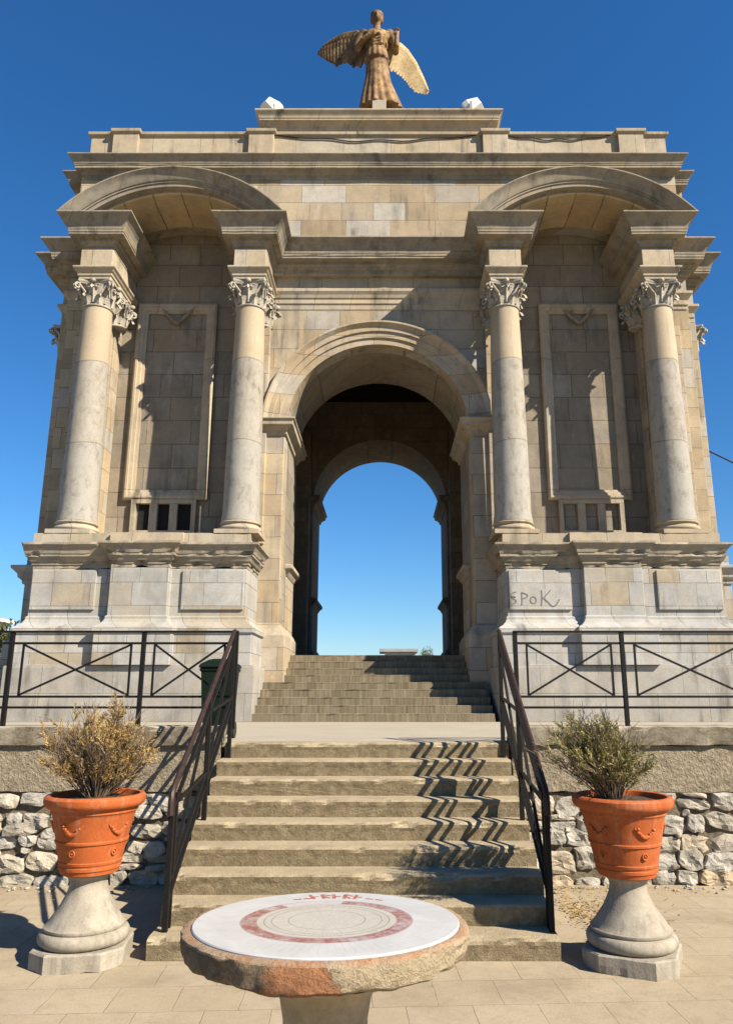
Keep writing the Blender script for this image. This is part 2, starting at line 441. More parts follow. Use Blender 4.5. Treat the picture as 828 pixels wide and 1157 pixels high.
def marble_top():
    k = N('marble_dial')
    tc = k.n('ShaderNodeTexCoord'); p = tc.outputs['Object']
    x, y, z = k.sep(p)
    r = k.math('SQRT', k.math('ADD', k.math('MULTIPLY', x, x), k.math('MULTIPLY', y, y)))
    th = k.math('ARCTAN2', y, x)
    wn = k.noise(p, 60, 5, .8); wl = k.noise(p, 9, 5, .7)
    base = k.ramp(k.noise(p, 5, 7, .7, 1), [(.3, (.46, .45, .43)), (.7, (.58, .57, .55))])
    inner = k.math('LESS_THAN', r, .275)
    base = k.mix(k.math('MULTIPLY', inner, .6), base, (.50, .45, .36))
    def band(r0, r1):
        return k.math('MULTIPLY', k.math('GREATER_THAN', r, r0), k.math('LESS_THAN', r, r1))
    wear = k.ramp(k.math('ADD', k.math('MULTIPLY', wn, .55), k.math('MULTIPLY', wl, .45)), [(.44, 1.0), (.60, .30)])
    # red ring, worn away towards the far left
    gap = k.math('LESS_THAN', k.math('ABSOLUTE', k.math('SUBTRACT', th, 1.85)), .42)
    ring = k.math('MULTIPLY', band(.278, .335), k.math('SUBTRACT', 1.0, k.math('MULTIPLY', gap, .85)))
    c = k.mix(k.math('MULTIPLY', ring, k.math('MULTIPLY', wear, .95)), base, (.26, .075, .05))
    edge = k.math('MAXIMUM', band(.334, .341), band(.274, .279))
    c = k.mix(k.math('MULTIPLY', edge, .55), c, (.30, .12, .09))
    rings = k.math('MAXIMUM', k.math('MAXIMUM', band(.245, .249), band(.215, .2185)), band(.150, .1535))
    c = k.mix(k.math('MULTIPLY', rings, .75), c, (.17, .14, .10))
    scr = k.ramp(k.noise(p, 26, 6, .8, 1.5), [(.47, 0.0), (.5, 1.0), (.53, 0.0)])
    c = k.mix(k.math('MULTIPLY', k.math('MULTIPLY', scr, inner), .45), c, (.20, .15, .10))
    # graduation strokes and direction lines
    tick = k.math('LESS_THAN', k.math('FRACT', k.math('MULTIPLY', k.math('ADD', th, 4), 17.2)), .13)
    c = k.mix(k.math('MULTIPLY', k.math('MULTIPLY', tick, band(.219, .245)), k.math('MULTIPLY', wear, .8)), c, (.25, .20, .15))
    rad = k.math('LESS_THAN', k.math('FRACT', k.math('MULTIPLY', k.math('ADD', th, 4), 2.9)), .035)
    c = k.mix(k.math('MULTIPLY', k.math('MULTIPLY', rad, band(.02, .215)), k.math('MULTIPLY', wear, .8)), c, (.30, .20, .15))
    far = k.math('LESS_THAN', k.math('FRACT', k.math('MULTIPLY', k.math('ADD', th, 4), 14.0)), .12)
    c = k.mix(k.math('MULTIPLY', k.math('MULTIPLY', far, band(.345, .47)), k.math('MULTIPLY', wear, .34)), c, (.33, .28, .23))
    dirt = k.ramp(k.noise(p, 22, 7, .8), [(.6, 0.0), (.75, .4)])
    c = k.mix(dirt, c, (.48, .42, .34))
    return k.done(c, .45, k.bump(wn, .12, .003), 0, .4)
M_marble = marble_top()
M_red = simple('faded_red_inlay', (.36, .09, .06), (.48, .17, .13), 40, .6)

def table_rim_mat():
    k = N('crumbling_table_rim')
    tc = k.n('ShaderNodeTexCoord'); p = tc.outputs['Object']
    x, y, z = k.sep(p)
    a = k.noise(p, 7, 8, .75); f = k.noise(p, 55, 5, .75)
    br = k.ramp(f, [(.3, (.16, .11, .065)), (.5, (.30, .22, .14)), (.7, (.42, .33, .22))])
    br = k.mix(k.ramp(a, [(.45, 0.0), (.6, .8)]), br, (.14, .11, .075))
    sandy = k.ramp(f, [(.3, (.34, .26, .155)), (.7, (.52, .42, .28))])
    ora = k.ramp(f, [(.3, (.30, .13, .06)), (.7, (.50, .25, .125))])
    th = k.math('ADD', k.math('ARCTAN2', y, x), k.math('ADD', k.math('MULTIPLY', k.math('SUBTRACT', a, .5), .9), k.math('MULTIPLY', k.math('SUBTRACT', f, .5), .35)))
    patch = k.math('LESS_THAN', k.math('ABSOLUTE', k.math('ADD', th, 1.62)), .19)
    right = k.math('GREATER_THAN', th, -1.40)
    left = k.math('LESS_THAN', th, -2.0)
    c = k.mix(right, br, sandy)
    c = k.mix(patch, c, ora)
    top = k.math('GREATER_THAN', k.math('ADD', z, k.math('MULTIPLY', a, .015)), -.004)
    c = k.mix(k.math('MULTIPLY', top, .8), c, k.mix(k.ramp(a, [(.4, 0.0), (.6, 1.0)]), (.50, .24, .12), (.52, .40, .27)))
    return k.done(c, .95, k.bump(k.math('ADD', a, f), 1.0, .02))
M_rim = table_rim_mat()
M_stem = simple('table_stem_stone', (.34, .26, .16), (.50, .40, .26), 6, .85, .3, .006)

# ------------------------------------------------------------------ ground, plaza, terrace
T = 1.35
bm = bmesh.new()
bmesh.ops.create_grid(bm, x_segments=60, y_segments=60, size=1)
for v in bm.verts:
    x, y = v.co.x, v.co.y
    v.co.x = math.copysign(abs(x)**3, x)*5000; v.co.y = math.copysign(abs(y)**3, y)*5000
    d = v.co.length
    v.co.z = -.02 - max(0, min(60, (d-60)*.10))
k = N('dry_hillside')
a_ = k.noise(k.pos, .02, 8, .7); f_ = k.noise(k.pos, .8, 6, .7)
c_ = k.ramp(a_, [(.35, (.12, .12, .055)), (.5, (.24, .19, .11)), (.65, (.32, .26, .16))])
c_ = k.mix(k.ramp(f_, [(.45, 0.0), (.65, .7)]), c_, (.09, .10, .045))
ground = struct(link('ground', bm, k.done(c_, .95, k.bump(f_, .5, .2)), None, True))

bm = B((-24, 24, -14, 8.35, -.06, 0))
struct(link('plaza_paving', bm, M_pave))

def thing_struct_box(name, b, mat):
    return struct(link(name, B(b), mat))
thing_struct_box('terrace', (-24, 24, 8.3, 34, -.06, T), M_conc)

# ------------------------------------------------------------------ lower flight of steps
SX0, SX1 = -1.40, 1.50
Y0, RUN, RISE = 5.90, .275, .15
st = thing('stone_steps', 'worn stone flight of nine broad steps rising from the plaza between two black handrails', 'steps', (.05, 5.9, 0))
def child_local(o, parent):
    """parent an object whose mesh is in world coordinates"""
    o.parent = parent
    o.matrix_parent_inverse = Matrix.Translation(-Vector(parent.location))
    return o
for i in range(9):
    y0 = Y0 + RUN*i; y1 = 8.3 if i == 8 else y0 + RUN + .07
    z0 = 0 if i == 0 else RISE*i - .045
    z1 = RISE*(i+1)
    w = .035*(1 - i/8)
    bm = bmesh.new()
    # main riser with a slightly thicker worn nosing
    pts = [(y0+.012, z0), (y0+.006, z1-.07), (y0+.001, z1-.045), (y0-.002, z1-.018), (y0+.010, z1-.003), (y0+.06, z1), (y1, z1), (y1, z0)]
    x0 = SX0 - w + random.uniform(-.012, .012); x1 = SX1 + random.uniform(-.012, .02)
    A = [bm.verts.new((x0, y, z)) for y, z in pts]; Bv = [bm.verts.new((x1, y, z)) for y, z in pts]
    bm.faces.new(list(reversed(A))); bm.faces.new(Bv)
    for q in range(len(pts)):
        j = (q+1) % len(pts)
        bm.faces.new((A[q], A[j], Bv[j], Bv[q]))
    for _ in range(7):
        es = [e for e in bm.edges if e.calc_length() > .075]
        if not es: break
        bmesh.ops.subdivide_edges(bm, edges=es, cuts=1)
    for v in bm.verts:
        s = Vector((i*3.3, i*1.1, 0))
        n1 = noise.noise(v.co*Vector((3, 3, 3)).x + s); n2 = noise.noise(v.co*11 + s); n3 = noise.noise(v.co*28 + s)
        front = v.co.y < y0+.05
        v.co.z += (n1*.002 + n2*.0015)*(1 if v.co.z > z1-.03 else .3)
        if front:
            v.co.y += n1*.003 + (n2*.006 + n3*.007)*(1 if v.co.z > z1-.05 else .25)
            if v.co.z > z1-.03:
                ch = max(0, noise.noise(v.co*5.5 + s*2) - .15)
                v.co.y += ch*.075; v.co.z -= ch*.04
    child_local(link('step', bm, M_step if i < 8 else M_step, None, False), st)

# ------------------------------------------------------------------ retaining walls with coping
def rubble_stones(x0, x1, z0, z1, seed):
    """outlines of irregular squared stones in rough courses with small pinning stones in the gaps"""
    rnd = random.Random(seed); cells = []
    def stone(cx, cz, w, h):
        n = 14; poly = []; e = rnd.uniform(3.5, 9.0); t = rnd.gauss(0, .09)
        cut = [rnd.uniform(.84, 1.10) for _ in range(4)]
        for i in range(n):
            a = 2*PI*(i+.5)/n; c, s_ = math.cos(a), math.sin(a)
            r = (abs(c)**e + abs(s_)**e)**(-1/e)
            r *= cut[int(a/(PI/2)) % 4]*rnd.uniform(.95, 1.06)
            x, z = r*c*w/2, r*s_*h/2
            poly.append((min(x1, max(x0, cx+x*math.cos(t)-z*math.sin(t))), min(z1, max(z0, cz+x*math.sin(t)+z*math.cos(t)))))
        cells.append(poly)
    z = z0-.02; k = 0
    while z < z1-.03:
        hr = rnd.uniform(.13, .24)
        if z+hr > z1-.07: hr = z1-z
        x = x0-rnd.uniform(0, .2)
        while x < x1+.1:
            w = rnd.uniform(.15, .38); hh = hr
            dz = .035*math.sin(x*2.3+k*1.7)+rnd.uniform(-.012, .012)
            if hr > .17 and rnd.random() < .28:
                f = rnd.uniform(.35, .65)
                stone(x+w/2, z+hr*f/2+dz, w-.008, hr*f-.008); stone(x+w/2, z+hr*(1+f)/2+dz, w-.008-rnd.uniform(0, .03), hr*(1-f)-.008)
            else:
                stone(x+w/2, z+hr/2+dz, w-.004, hh-.004+rnd.uniform(-.012, .012))
            if rnd.random() < .55:
                q = rnd.uniform(.03, .065); stone(x+rnd.uniform(-.01, .01), z+hr+dz+rnd.uniform(-.03, .03), q*1.3, q)
            x += w
        z += hr; k += 1
    return cells

def stones_mesh(cells, yf, seed):
    rnd = random.Random(seed); bm = bmesh.new()
    for poly in cells:
        cx = sum(p[0] for p in poly)/len(poly); cz = sum(p[1] for p in poly)/len(poly)
        ar = abs(sum(poly[i][0]*poly[(i+1) % len(poly)][1] - poly[(i+1) % len(poly)][0]*poly[i][1] for i in range(len(poly))))/2
        if ar < .002: continue
        # resample the outline so that corners can be worn round
        ring = []
        for i in range(len(poly)):
            P, Q = poly[i], poly[(i+1) % len(poly)]
            L = math.hypot(Q[0]-P[0], Q[1]-P[1]); m = max(1, int(L/.045))
            for t in range(m): ring.append((P[0]+(Q[0]-P[0])*t/m, P[1]+(Q[1]-P[1])*t/m))
        n = len(ring)
        for _ in range(1 if rnd.random() < .5 else 0):
            ring = [((ring[i-1][0]+3*ring[i][0]+ring[(i+1) % n][0])/5, (ring[i-1][1]+3*ring[i][1]+ring[(i+1) % n][1])/5) for i in range(n)]
        bul = rnd.uniform(.020, .060); tx, tz = rnd.uniform(-.12, .12), rnd.uniform(-.12, .12)
        prev = None
        for sh, dep in ((1.0, -.45), (.985, .35), (.92, .80), (.62, .97), (.30, 1.0)):
            cur = []
            for (x, z) in ring:
                X = cx+(x-cx)*sh; Z = cz+(z-cz)*sh
                d = bul*dep + ((X-cx)*tx + (Z-cz)*tz)*max(dep, 0)
                d += noise.noise(Vector((X*9, Z*9, seed)))*.040*max(dep, 0) + noise.noise(Vector((X*24, Z*24, seed)))*.014*max(dep, 0)
                X += noise.noise(Vector((X*16, Z*16, seed+5)))*.016; Z += noise.noise(Vector((X*16, Z*16, seed+9)))*.016
                cur.append(bm.verts.new((X, yf-d, Z)))
            if prev:
                for i in range(n):
                    j = (i+1) % n
                    bm.faces.new((prev[i], prev[j], cur[j], cur[i]))
            prev = cur
        bm.faces.new(prev)
    return bm

def retaining_wall(x0, x1, label, seed):
    w = thing('retaining_wall', label, 'wall', ((x0+x1)/2, 8.1, 0))
    # rough masonry core, rubble face, rendered band and coping course
    bm = B((x0, x1, 8.118, 8.298, -.05, .87))
    roughen(bm, .12, .02, 6, seed)
    child_local(link('mortar_bed', bm, M_mortar), w)
    vis0, vis1 = x0, x1
    cells = rubble_stones(vis0, vis1, -.02, .868, seed)
    o = link('rubble_facing', stones_mesh(cells, 8.115, seed), M_rubble, None, False)
    child_local(o, w)
    bm = B((x0, x1, 8.075, 8.298, .872, 1.325))
    roughen(bm, .035 if False else .05, .014, 9, seed+3, .02)
    child_local(link('roughcast_band', bm, M_rough), w)
    bm = B((x0, x1, 8.03, 8.42, 1.328, 1.51))
    roughen(bm, .06, .007, 5, seed+4, .05)
    child_local(link('coping', bm, M_coping), w)
retaining_wall(-9.5, -1.445, 'rubble stone retaining wall with rendered top, left of the steps behind the browner dry shrub', 3)
retaining_wall(1.555, 9.5, 'rubble stone retaining wall with rendered top, right of the steps behind the greener shrub', 8)

# ------------------------------------------------------------------ iron railings
def terrace_railing(posts, label, inner):
    Y = 8.16; zt = 2.49; zb = 1.50
    t = thing('iron_railing', label, 'railing', (posts[0], Y, zb), 'black iron railings along the terrace edge')
    for px in posts:
        child_local(link('post', B((px-.022, px+.022, Y-.022, Y+.022, zb-.02, zt-.012)), M_iron, None, False, .003), t)
    a, b = min(posts), max(posts)
    child_local(link('top_rail', B((a-.02, b+.02, Y-.03, Y+.03, zt-.012, zt+.008)), M_iron, None, False, .003), t)
    ps = sorted(posts)
    for p, q in zip(ps, ps[1:]):
        for z in (2.365, 1.81, 1.70):
            child_local(link('cross_rail', B((p+.0225, q-.0225, Y-.012, Y+.012, z-.012, z+.012)), M_iron), t)
        m = .13 if q-p > 1.2 else .12
        l, r = p+m, q-m
        bm = bmesh.new()
        box(bm, l-.010, l+.010, Y-.010, Y+.010, 1.822, 2.353); box(bm, r-.010, r+.010, Y-.010, Y+.010, 1.822, 2.353)
        bar(bm, (l+.012, Y-.004, 1.83), (r-.012, Y-.004, 2.345), .020, .020)
        bar(bm, (l+.012, Y+.004, 2.345), (r-.012, Y+.004, 1.83), .020, .020)
        child_local(link('cross_brace', bm, M_iron), t)
terrace_railing([-1.34, -2.33, -3.74, -5.15, -6.56], 'black cross-braced iron railing on the terrace edge with the green bin behind it', 1)
terrace_railing([1.64, 2.78, 4.19, 5.6, 7.0], 'black cross-braced iron railing on the terrace edge before the pedestal with graffiti', 1)

def stair_rail(X, label, side):
    yb, yt = 6.05, 8.10
    zb, zt = 1.12, 2.47
    sl = (zt-zb)/(yt-yb)
    t = thing('stair_handrail', label, 'handrail', (X, yb, .15), 'black iron handrails of the lower steps')
    ym = 7.12; zm = zb + sl*(ym-yb)
    def stepz(y): return RISE*(int((y-Y0)/RUN)+1)
    for y, ztop in ((yb, zb-.05), (ym, zm-.02), (yt, zt-.01)):
        child_local(link('post', B((X-.02, X+.02, y-.02, y+.02, min(stepz(y), 1.35)-.02, ztop)), M_iron, None, False, .003), t)
    # second upright of the bottom newel
    child_local(link('post', B((X-.014, X+.014, yb+.085, yb+.113, .15, zb-.02)), M_iron), t)
    # rounded handrail that turns down at the foot
    pts = [(X, yt+.03, zt+.02)]
    for i in range(9):
        y = yt - (yt-yb-.06)*i/8; pts.append((X, y, zt + .015 - sl*(yt-y)))
    pts += [(X, yb+.005, zb+.018), (X, yb-.03, zb-.02), (X, yb-.042, zb-.075), (X, yb-.042, zb-.17)]
    bm = bmesh.new(); tube(bm, pts, .024, 8)
    child_local(link('handrail', bm, M_rust, None, True), t)
    for off in (.14, .66, .78):
        bm = bmesh.new()
        bar(bm, (X, yb+.02, zb-off+.013), (X, yt-.02, zt-off), .026, .026)
        child_local(link('cross_rail', bm, M_iron), t)
    for p, q in ((yb+.13, ym-.05), (ym+.05, yt-.06)):
        zp, zq = zb+sl*(p-yb), zb+sl*(q-yb)
        bm = bmesh.new()
        bar(bm, (X, p, zp-.65), (X, p, zp-.155), .022); bar(bm, (X, q, zq-.65), (X, q, zq-.155), .022)
        bar(bm, (X-.006, p+.01, zp-.64), (X-.006, q-.01, zq-.17), .024)
        bar(bm, (X+.006, p+.01, zp-.17), (X+.006, q-.01, zq-.64), .024)
        child_local(link('cross_brace', bm, M_iron), t)
stair_rail(-1.355, 'black iron stair handrail with worn brown top bar, nearest the browner shrub', -1)
stair_rail(1.465, 'black iron stair handrail nearest the greener shrub, casting zigzag shadows on the steps', 1)

# ------------------------------------------------------------------ the arch
YW = 15.60      # main wall face
YN = 16.0      # niche bay face
YB = 24.40      # back face
FL = 2.65       # passage floor
RA = 1.99; ZS = 7.50           # arch radius and springing
arch = thing('triumphal_arch', 'tall limestone triumphal arch with paired columns, curved canopies and a flat attic', 'monument', (0, 15.6, T))
def A(name, bm, mat, parent=None, smooth=False, bevel=.012):
    o = link(name, bm, mat, None, smooth, bevel)
    if parent is None: child_local(o, arch)
    else:
        o.parent = parent
        o.matrix_parent_inverse = Matrix.Translation(-Vector(arch.location))
        o.matrix_parent_inverse = parent.matrix_parent_inverse.copy() if False else Matrix()
    return o

def arc(cx, cz, r, a0, a1, n):
    return [(cx + r*math.cos(a0+(a1-a0)*i/n), cz + r*math.sin(a0+(a1-a0)*i/n)) for i in range(n+1)]

CC = 9.88                         # centre height of the canopy arcs
RB = 2.68
def bay_slot(s):
    """outline of a niche bay, travelled in +x direction, open below"""
    xa, xb = (-5.86, -3.04) if s < 0 else (3.04, 5.86)
    c = 4.37*s
    a0 = math.acos((xa-c)/RB); a1 = math.acos((xb-c)/RB)
    return [(xa, T)] + arc(c, CC, RB, a0, a1, 16) + [(xb, T)]
slot_c = [(-RA, T)] + arc(0, ZS, RA, PI, 0, 40) + [(RA, T)]
face = [(-7.0, T)] + bay_slot(-1) + slot_c + bay_slot(1) + [(7.0, T), (7.0, 14.0), (-7.0, 14.0)]
bm = bmesh.new(); prism(bm, face, YW, YN); A('front_wall', bm, M_wall)
core = [(-6.99, T)] + slot_c + [(6.99, T), (6.99, 11.0), (-6.99, 11.0)]
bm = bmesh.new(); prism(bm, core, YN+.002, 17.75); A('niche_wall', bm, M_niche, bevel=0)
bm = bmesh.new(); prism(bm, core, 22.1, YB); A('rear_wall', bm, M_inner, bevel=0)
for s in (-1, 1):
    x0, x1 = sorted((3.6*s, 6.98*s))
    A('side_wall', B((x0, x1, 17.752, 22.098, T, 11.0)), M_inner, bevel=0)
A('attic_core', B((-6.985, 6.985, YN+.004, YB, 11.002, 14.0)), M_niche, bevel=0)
# timber ceiling of the hall
bm = B((-3.6, 3.6, 17.76, 22.09, 10.93, 11.0))
for i in range(9): box(bm, -3.6, 3.6, 17.9+i*.5, 18.05+i*.5, 10.72, 10.928)
A('ceiling', bm, M_beam, bevel=0)
# floor of the passage
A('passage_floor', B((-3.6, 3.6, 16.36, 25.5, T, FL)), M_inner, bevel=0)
# side ressauts (paired pilaster masses of the side fronts)
for s in (-1, 1):
    x0, x1 = sorted((7.0*s, 7.38*s))
    A('side_front', B((x0, x1, 16.172, 23.88, T+.002, 13.99)), M_wall)

# arch mouldings
def ring_sweep(bm, cx, cz, prof, yface, a0, a1, n, sgn=-1):
    """moulded ring on a wall face: profile of (radius, projection)"""
    rows = []
    for i in range(n+1):
        a = a0+(a1-a0)*i/n
        rows.append([bm.verts.new((cx+r*math.cos(a), yface+sgn*p, cz+r*math.sin(a))) for r, p in prof])
    for u, v in zip(rows, rows[1:]):
        for j in range(len(prof)-1):
            bm.faces.new((u[j], u[j+1], v[j+1], v[j]))
    bm.faces.new(rows[0]); bm.faces.new(list(reversed(rows[-1])))
bm = bmesh.new()
ring_sweep(bm, 0, ZS, [(RA-.003, -.05), (RA-.003, .05), (RA+.14, .05), (RA+.15, .09), (RA+.28, .09), (RA+.29, .13), (RA+.39, .13), (RA+.42, .16), (RA+.47, .21), (RA+.51, .21), (RA+.51, -.01)], YW, 0, PI, 56)
A('archivolt', bm, M_pier, smooth=True, bevel=0)
# imposts, piers and jamb strings
for s in (-1, 1):
    for (ya, yb, m) in ((YW-.07, 17.75, M_mould), (22.1, YB+.05, M_inner)):
        x0, x1 = sorted((2.0*s, 2.50*s))
        bm = bmesh.new()
        stack(bm, rect(x0, x1, ya, yb), [(0, 7.30), (.02, 7.33), (.05, 7.33), (.06, 7.40), (.13, 7.48), (.19, 7.51), (.20, 7.60), (.24, 7.63), (.24, 7.665), (0, 7.69)])
        A('impost', bm, m)
    x0, x1 = sorted((2.002*s, 2.50*s))
    bm = bmesh.new()
    stack(bm, rect(x0, x1, YW-.075, 16.3), [(.16, FL-1.3), (.16, 3.0), (.13, 3.06), (.05, 3.2), (0, 3.26), (0, 7.30)])
    A('pier', bm, M_pier)
    for ya, yb, m in ((16.42, 17.7, M_mould), (22.3, 24.3, M_inner)):
        x0, x1 = sorted((1.97*s, 2.3*s))
        bm = bmesh.new()
        stack(bm, rect(x0, x1, ya, yb), [(0, 4.35), (.03, 4.40), (.06, 4.46), (.13, 4.52), (.13, 4.60), (0, 4.64)])
        A('string_course', bm, m)
        bm = bmesh.new()
        stack(bm, rect(x0, x1, ya, yb), [(.10, FL), (.10, 2.98), (.04, 3.1), (-.002, 3.15), (-.002, 4.35)])
        A('jamb_base', bm, M_pier if m is M_mould else m)
    # deep inner pilaster of the hall seen past the near jamb
    x0, x1 = sorted((2.05*s, 3.6*s))
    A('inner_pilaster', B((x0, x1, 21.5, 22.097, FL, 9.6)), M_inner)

# pedestals
def mirror(pts, s):
    return pts if s > 0 else [(-x, y) for x, y in reversed(pts)]
YD = 14.30
for s in (-1, 1):
    foot = [(2.45, YD), (3.88, YD), (3.88, YD-.16), (4.98, YD-.16), (4.98, YD), (6.52, YD), (6.52, 16.5), (2.45, 16.5)]
    foot = mirror(foot, s)
    bm = bmesh.new()
    stack(bm, foot, [(.16, 2.355), (.16, 2.93), (.17, 2.945), (.20, 2.95), (.20, 3.03), (.185, 3.055), (.12, 3.09), (.06, 3.15), (.03, 3.21), (.03, 3.26), (0, 3.27), (0, 4.18)])
    pd = A('pedestal', bm, M_ped)
    bm = bmesh.new(); stack(bm, mirror([(2.45, YD), (6.52, YD), (6.52, 16.5), (2.45, 16.5)], s), [(.23, T-.05), (.23, 2.31), (.225, 2.345), (.15, 2.37)])
    roughen(bm, .25, .006, 2.5, 4+s, .02)
    o = A('plinth', bm, M_plinth, bevel=0)
    bm = bmesh.new()
    stack(bm, foot, [(0, 4.182), (0, 4.25), (.02, 4.255), (.02, 4.30), (.05, 4.32), (.07, 4.36), (.10, 4.40), (.115, 4.405), (.115, 4.45), (.13, 4.455), (.14, 4.51), (.17, 4.57), (.215, 4.615), (.22, 4.62), (.22, 4.66), (-.05, 4.70)])
    roughen(bm, .11, .006, 3, 11+s, .13)
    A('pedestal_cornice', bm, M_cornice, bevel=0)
    f2 = mirror([(2.42, YD+.08), (3.7, YD+.08), (3.7, YD+.0), (5.1, YD+.0), (5.1, YD+.08), (6.60, YD+.08), (6.60, 16.4), (2.42, 16.4)], s)
    bm = bmesh.new(); stack(bm, f2, [(0, 4.70), (0, 4.90)])
    roughen(bm, .2, .006, 3, 15+s, .03)
    A('blocking_course', bm, M_mould, bevel=0)
    for xa, xb in ((2.49, 3.66), (5.28, 6.49)):
        x0, x1 = sorted((xa*s, xb*s))
        A('raised_panel', B((x0, x1, YD-.045, YD+.02, 3.39, 4.15)), M_ped)
    # side front pedestals
    x0, x1 = sorted((6.4*s, 7.88*s))
    bm = bmesh.new(); stack(bm, rect(x0, x1, 16.9, 23.2), [(.42, T-.05), (.40, 2.36), (.24, 2.38), (.22, 2.95), (.1, 3.1), (0, 3.2), (0, 4.18), (0, 4.25), (.04, 4.26), (.05, 4.34), (.12, 4.40), (.13, 4.48), (.20, 4.56), (.24, 4.60), (.24, 4.66), (0, 4.70), (0, 4.9)])
    A('side_pedestal', bm, M_ped)

# capitals
def capital_mesh(half=.40, h=.57, r0=.285):
    bm = bmesh.new()
    lathe(bm, [(r0+.035, -.03), (r0+.045, -.015), (r0+.035, 0), (r0, .01), (r0-.005, .2), (r0+.02, .38), (r0+.07, h-.10)], 32)
    def leaf(a, z0, lh, w, out, n=14):
        rows = []
        for i in range(n+1):
            t = i/n
            if t < .72: z = z0+lh*t/.72*.95; rr = r0+.02+out*.28*(t/.72)**2
            else:
                q = (t-.72)/.28*PI*.85
                z = z0+lh*.95+out*.33*math.sin(q); rr = r0+.02+out*.28+out*.38*(1-math.cos(q))
                if q > PI/2: z -= out*.28*(q-PI/2)
            ww = w*(.62+.38*math.sin(PI*min(1, t*1.05)))*(.86+.14*math.cos(t*26))*(1 if t < .72 else max(.12, 1-((t-.72)/.29)**2*.8))
            row = []
            for sx in (-1, -.5, 0, .5, 1):
                aa = a + sx*ww/rr
                bul = -.028*abs(sx)+(.018 if sx == 0 else 0)
                row.append(bm.verts.new(((rr+bul)*math.cos(aa), (rr+bul)*math.sin(aa), z - .018*abs(sx)*t)))
            rows.append(row)
        for u, v in zip(rows, rows[1:]):
            for j in range(4): bm.faces.new((u[j], u[j+1], v[j+1], v[j]))
    for i in range(8): leaf(2*PI*i/8+PI/8, 0.0, .19, .115, .15)
    for i in range(8): leaf(2*PI*i/8, .05, .31, .11, .19)
    # corner volutes and the small central ones
    for i in range(4):
        a = PI/4+PI/2*i
        d = Vector((math.cos(a), math.sin(a), 0)); s = Vector((-d.y, d.x, 0))
        for sg in (-1, 1):
            pts = []; rads = []
            for q in range(15):
                t = q/14
                if t < .4:
                    k = t/.4
                    p = d*(r0+.05+.13*k) + Vector((0, 0, .24+.22*k)) + s*sg*(.09*(1-k)+.03)
                else:
                    k = (t-.4)/.6; ang = PI*.75-k*PI*2.1; rr = .075*(1-.62*k)
                    p = d*(r0+.205+rr*math.cos(ang)) + Vector((0, 0, .40+rr*math.sin(ang))) + s*sg*.035
                pts.append(p); rads.append(.026*(1-.25*t))
            tube(bm, pts, rads, 6)
        b = PI/2*i
        d2 = Vector((math.cos(b), math.sin(b), 0)); s2 = Vector((-d2.y, d2.x, 0))
        for sg in (-1, 1):
            pts = []
            for q in range(12):
                k = q/11; ang = PI*.9-k*PI*1.9; rr = .05*(1-.6*k)
                pts.append(d2*(r0+.075) + s2*sg*(.035+.055+rr*math.cos(ang)*-1) + Vector((0, 0, .40+rr*math.sin(ang))))
            tube(bm, pts, .018, 6)
        ellipsoid(bm, d2*(r0+.11)+Vector((0, 0, h-.06)), (.06, .06, .055), None, 10, 6)
    # concave abacus
    pts = []
    for i in range(4):
        a = PI/4+PI/2*i
        c0 = Vector((math.cos(a), math.sin(a)))*half*1.30
        a2 = a+PI/2; c1 = Vector((math.cos(a2), math.sin(a2)))*half*1.30
        nrm = (c0+c1).normalized()
        for q in range(7):
            t = .06+.88*q/6
            pts.append(c0.lerp(c1, t) - nrm*.075*math.sin(PI*q/6))
    n = len(pts)
    rings = []
    for sc_, z in ((.93, h-.085), (.95, h-.055), (.97, h-.05), (1.0, h-.03), (1.0, h)):
        rings.append([bm.verts.new((p.x*sc_, p.y*sc_, z)) for p in pts])
    for u, v in zip(rings, rings[1:]):
        for i in range(n): bm.faces.new((u[i], u[(i+1) % n], v[(i+1) % n], v[i]))
    bm.faces.new(list(reversed(rings[0]))); bm.faces.new(rings[-1])
    return bm

CY = 14.80
ZB, ZC, ZA = 4.90, 9.90, 10.47     # foot of base, foot of capital, top of capital
colx = [-5.97, -2.71, 2.71, 5.97]
def make_column():
    bm = bmesh.new()
    prof = []
    z0, z1 = 5.20, ZC-.03
    for i in range(25):
        t = i/24; r = .365 - .065*(t**1.7)
        prof.append((r, z0+(z1-z0)*t))
    prof = [(.39, z0-.01), (.39, z0+.02)] + [(r, z) for r, z in prof if z > z0+.06] + [(.305, z1+.005)]
    lathe(bm, prof, 40, (0, 0, -ZB))
    c = link('column', bm, M_col, None, True)
    bm = B((-.43, .43, -.43, .43, 0, .085))
    b1 = bm
    pr = [(.40, .087)]
    for i in range(9): a = -PI/2+PI*i/8; pr.append((.385+.045*math.cos(a), .135+.045*math.sin(a)))
    pr += [(.385, .185), (.375, .20), (.365, .215), (.385, .232)]
    for i in range(7): a = -PI/2+PI*i/6; pr.append((.385+.022*math.cos(a), .255+.022*math.sin(a)))
    pr += [(.39, .29)]
    lathe(b1, pr, 40)
    b = link('base', b1, M_mould, c, True)
    cp = link('capital', capital_mesh(), M_capital, c, True); cp.location = (0, 0, ZC-ZB)
    return c, b, cp
c0, b0, p0 = make_column()
c0.parent = arch
for i, x in enumerate(colx):
    if i == 0: c = c0
    else:
        c = c0.copy(); col.objects.link(c)
        for ch in (b0, p0):
            d = ch.copy(); col.objects.link(d); d.parent = c
    c.parent = arch
    c.location = Vector((x, CY, ZB)) - Vector(arch.location)

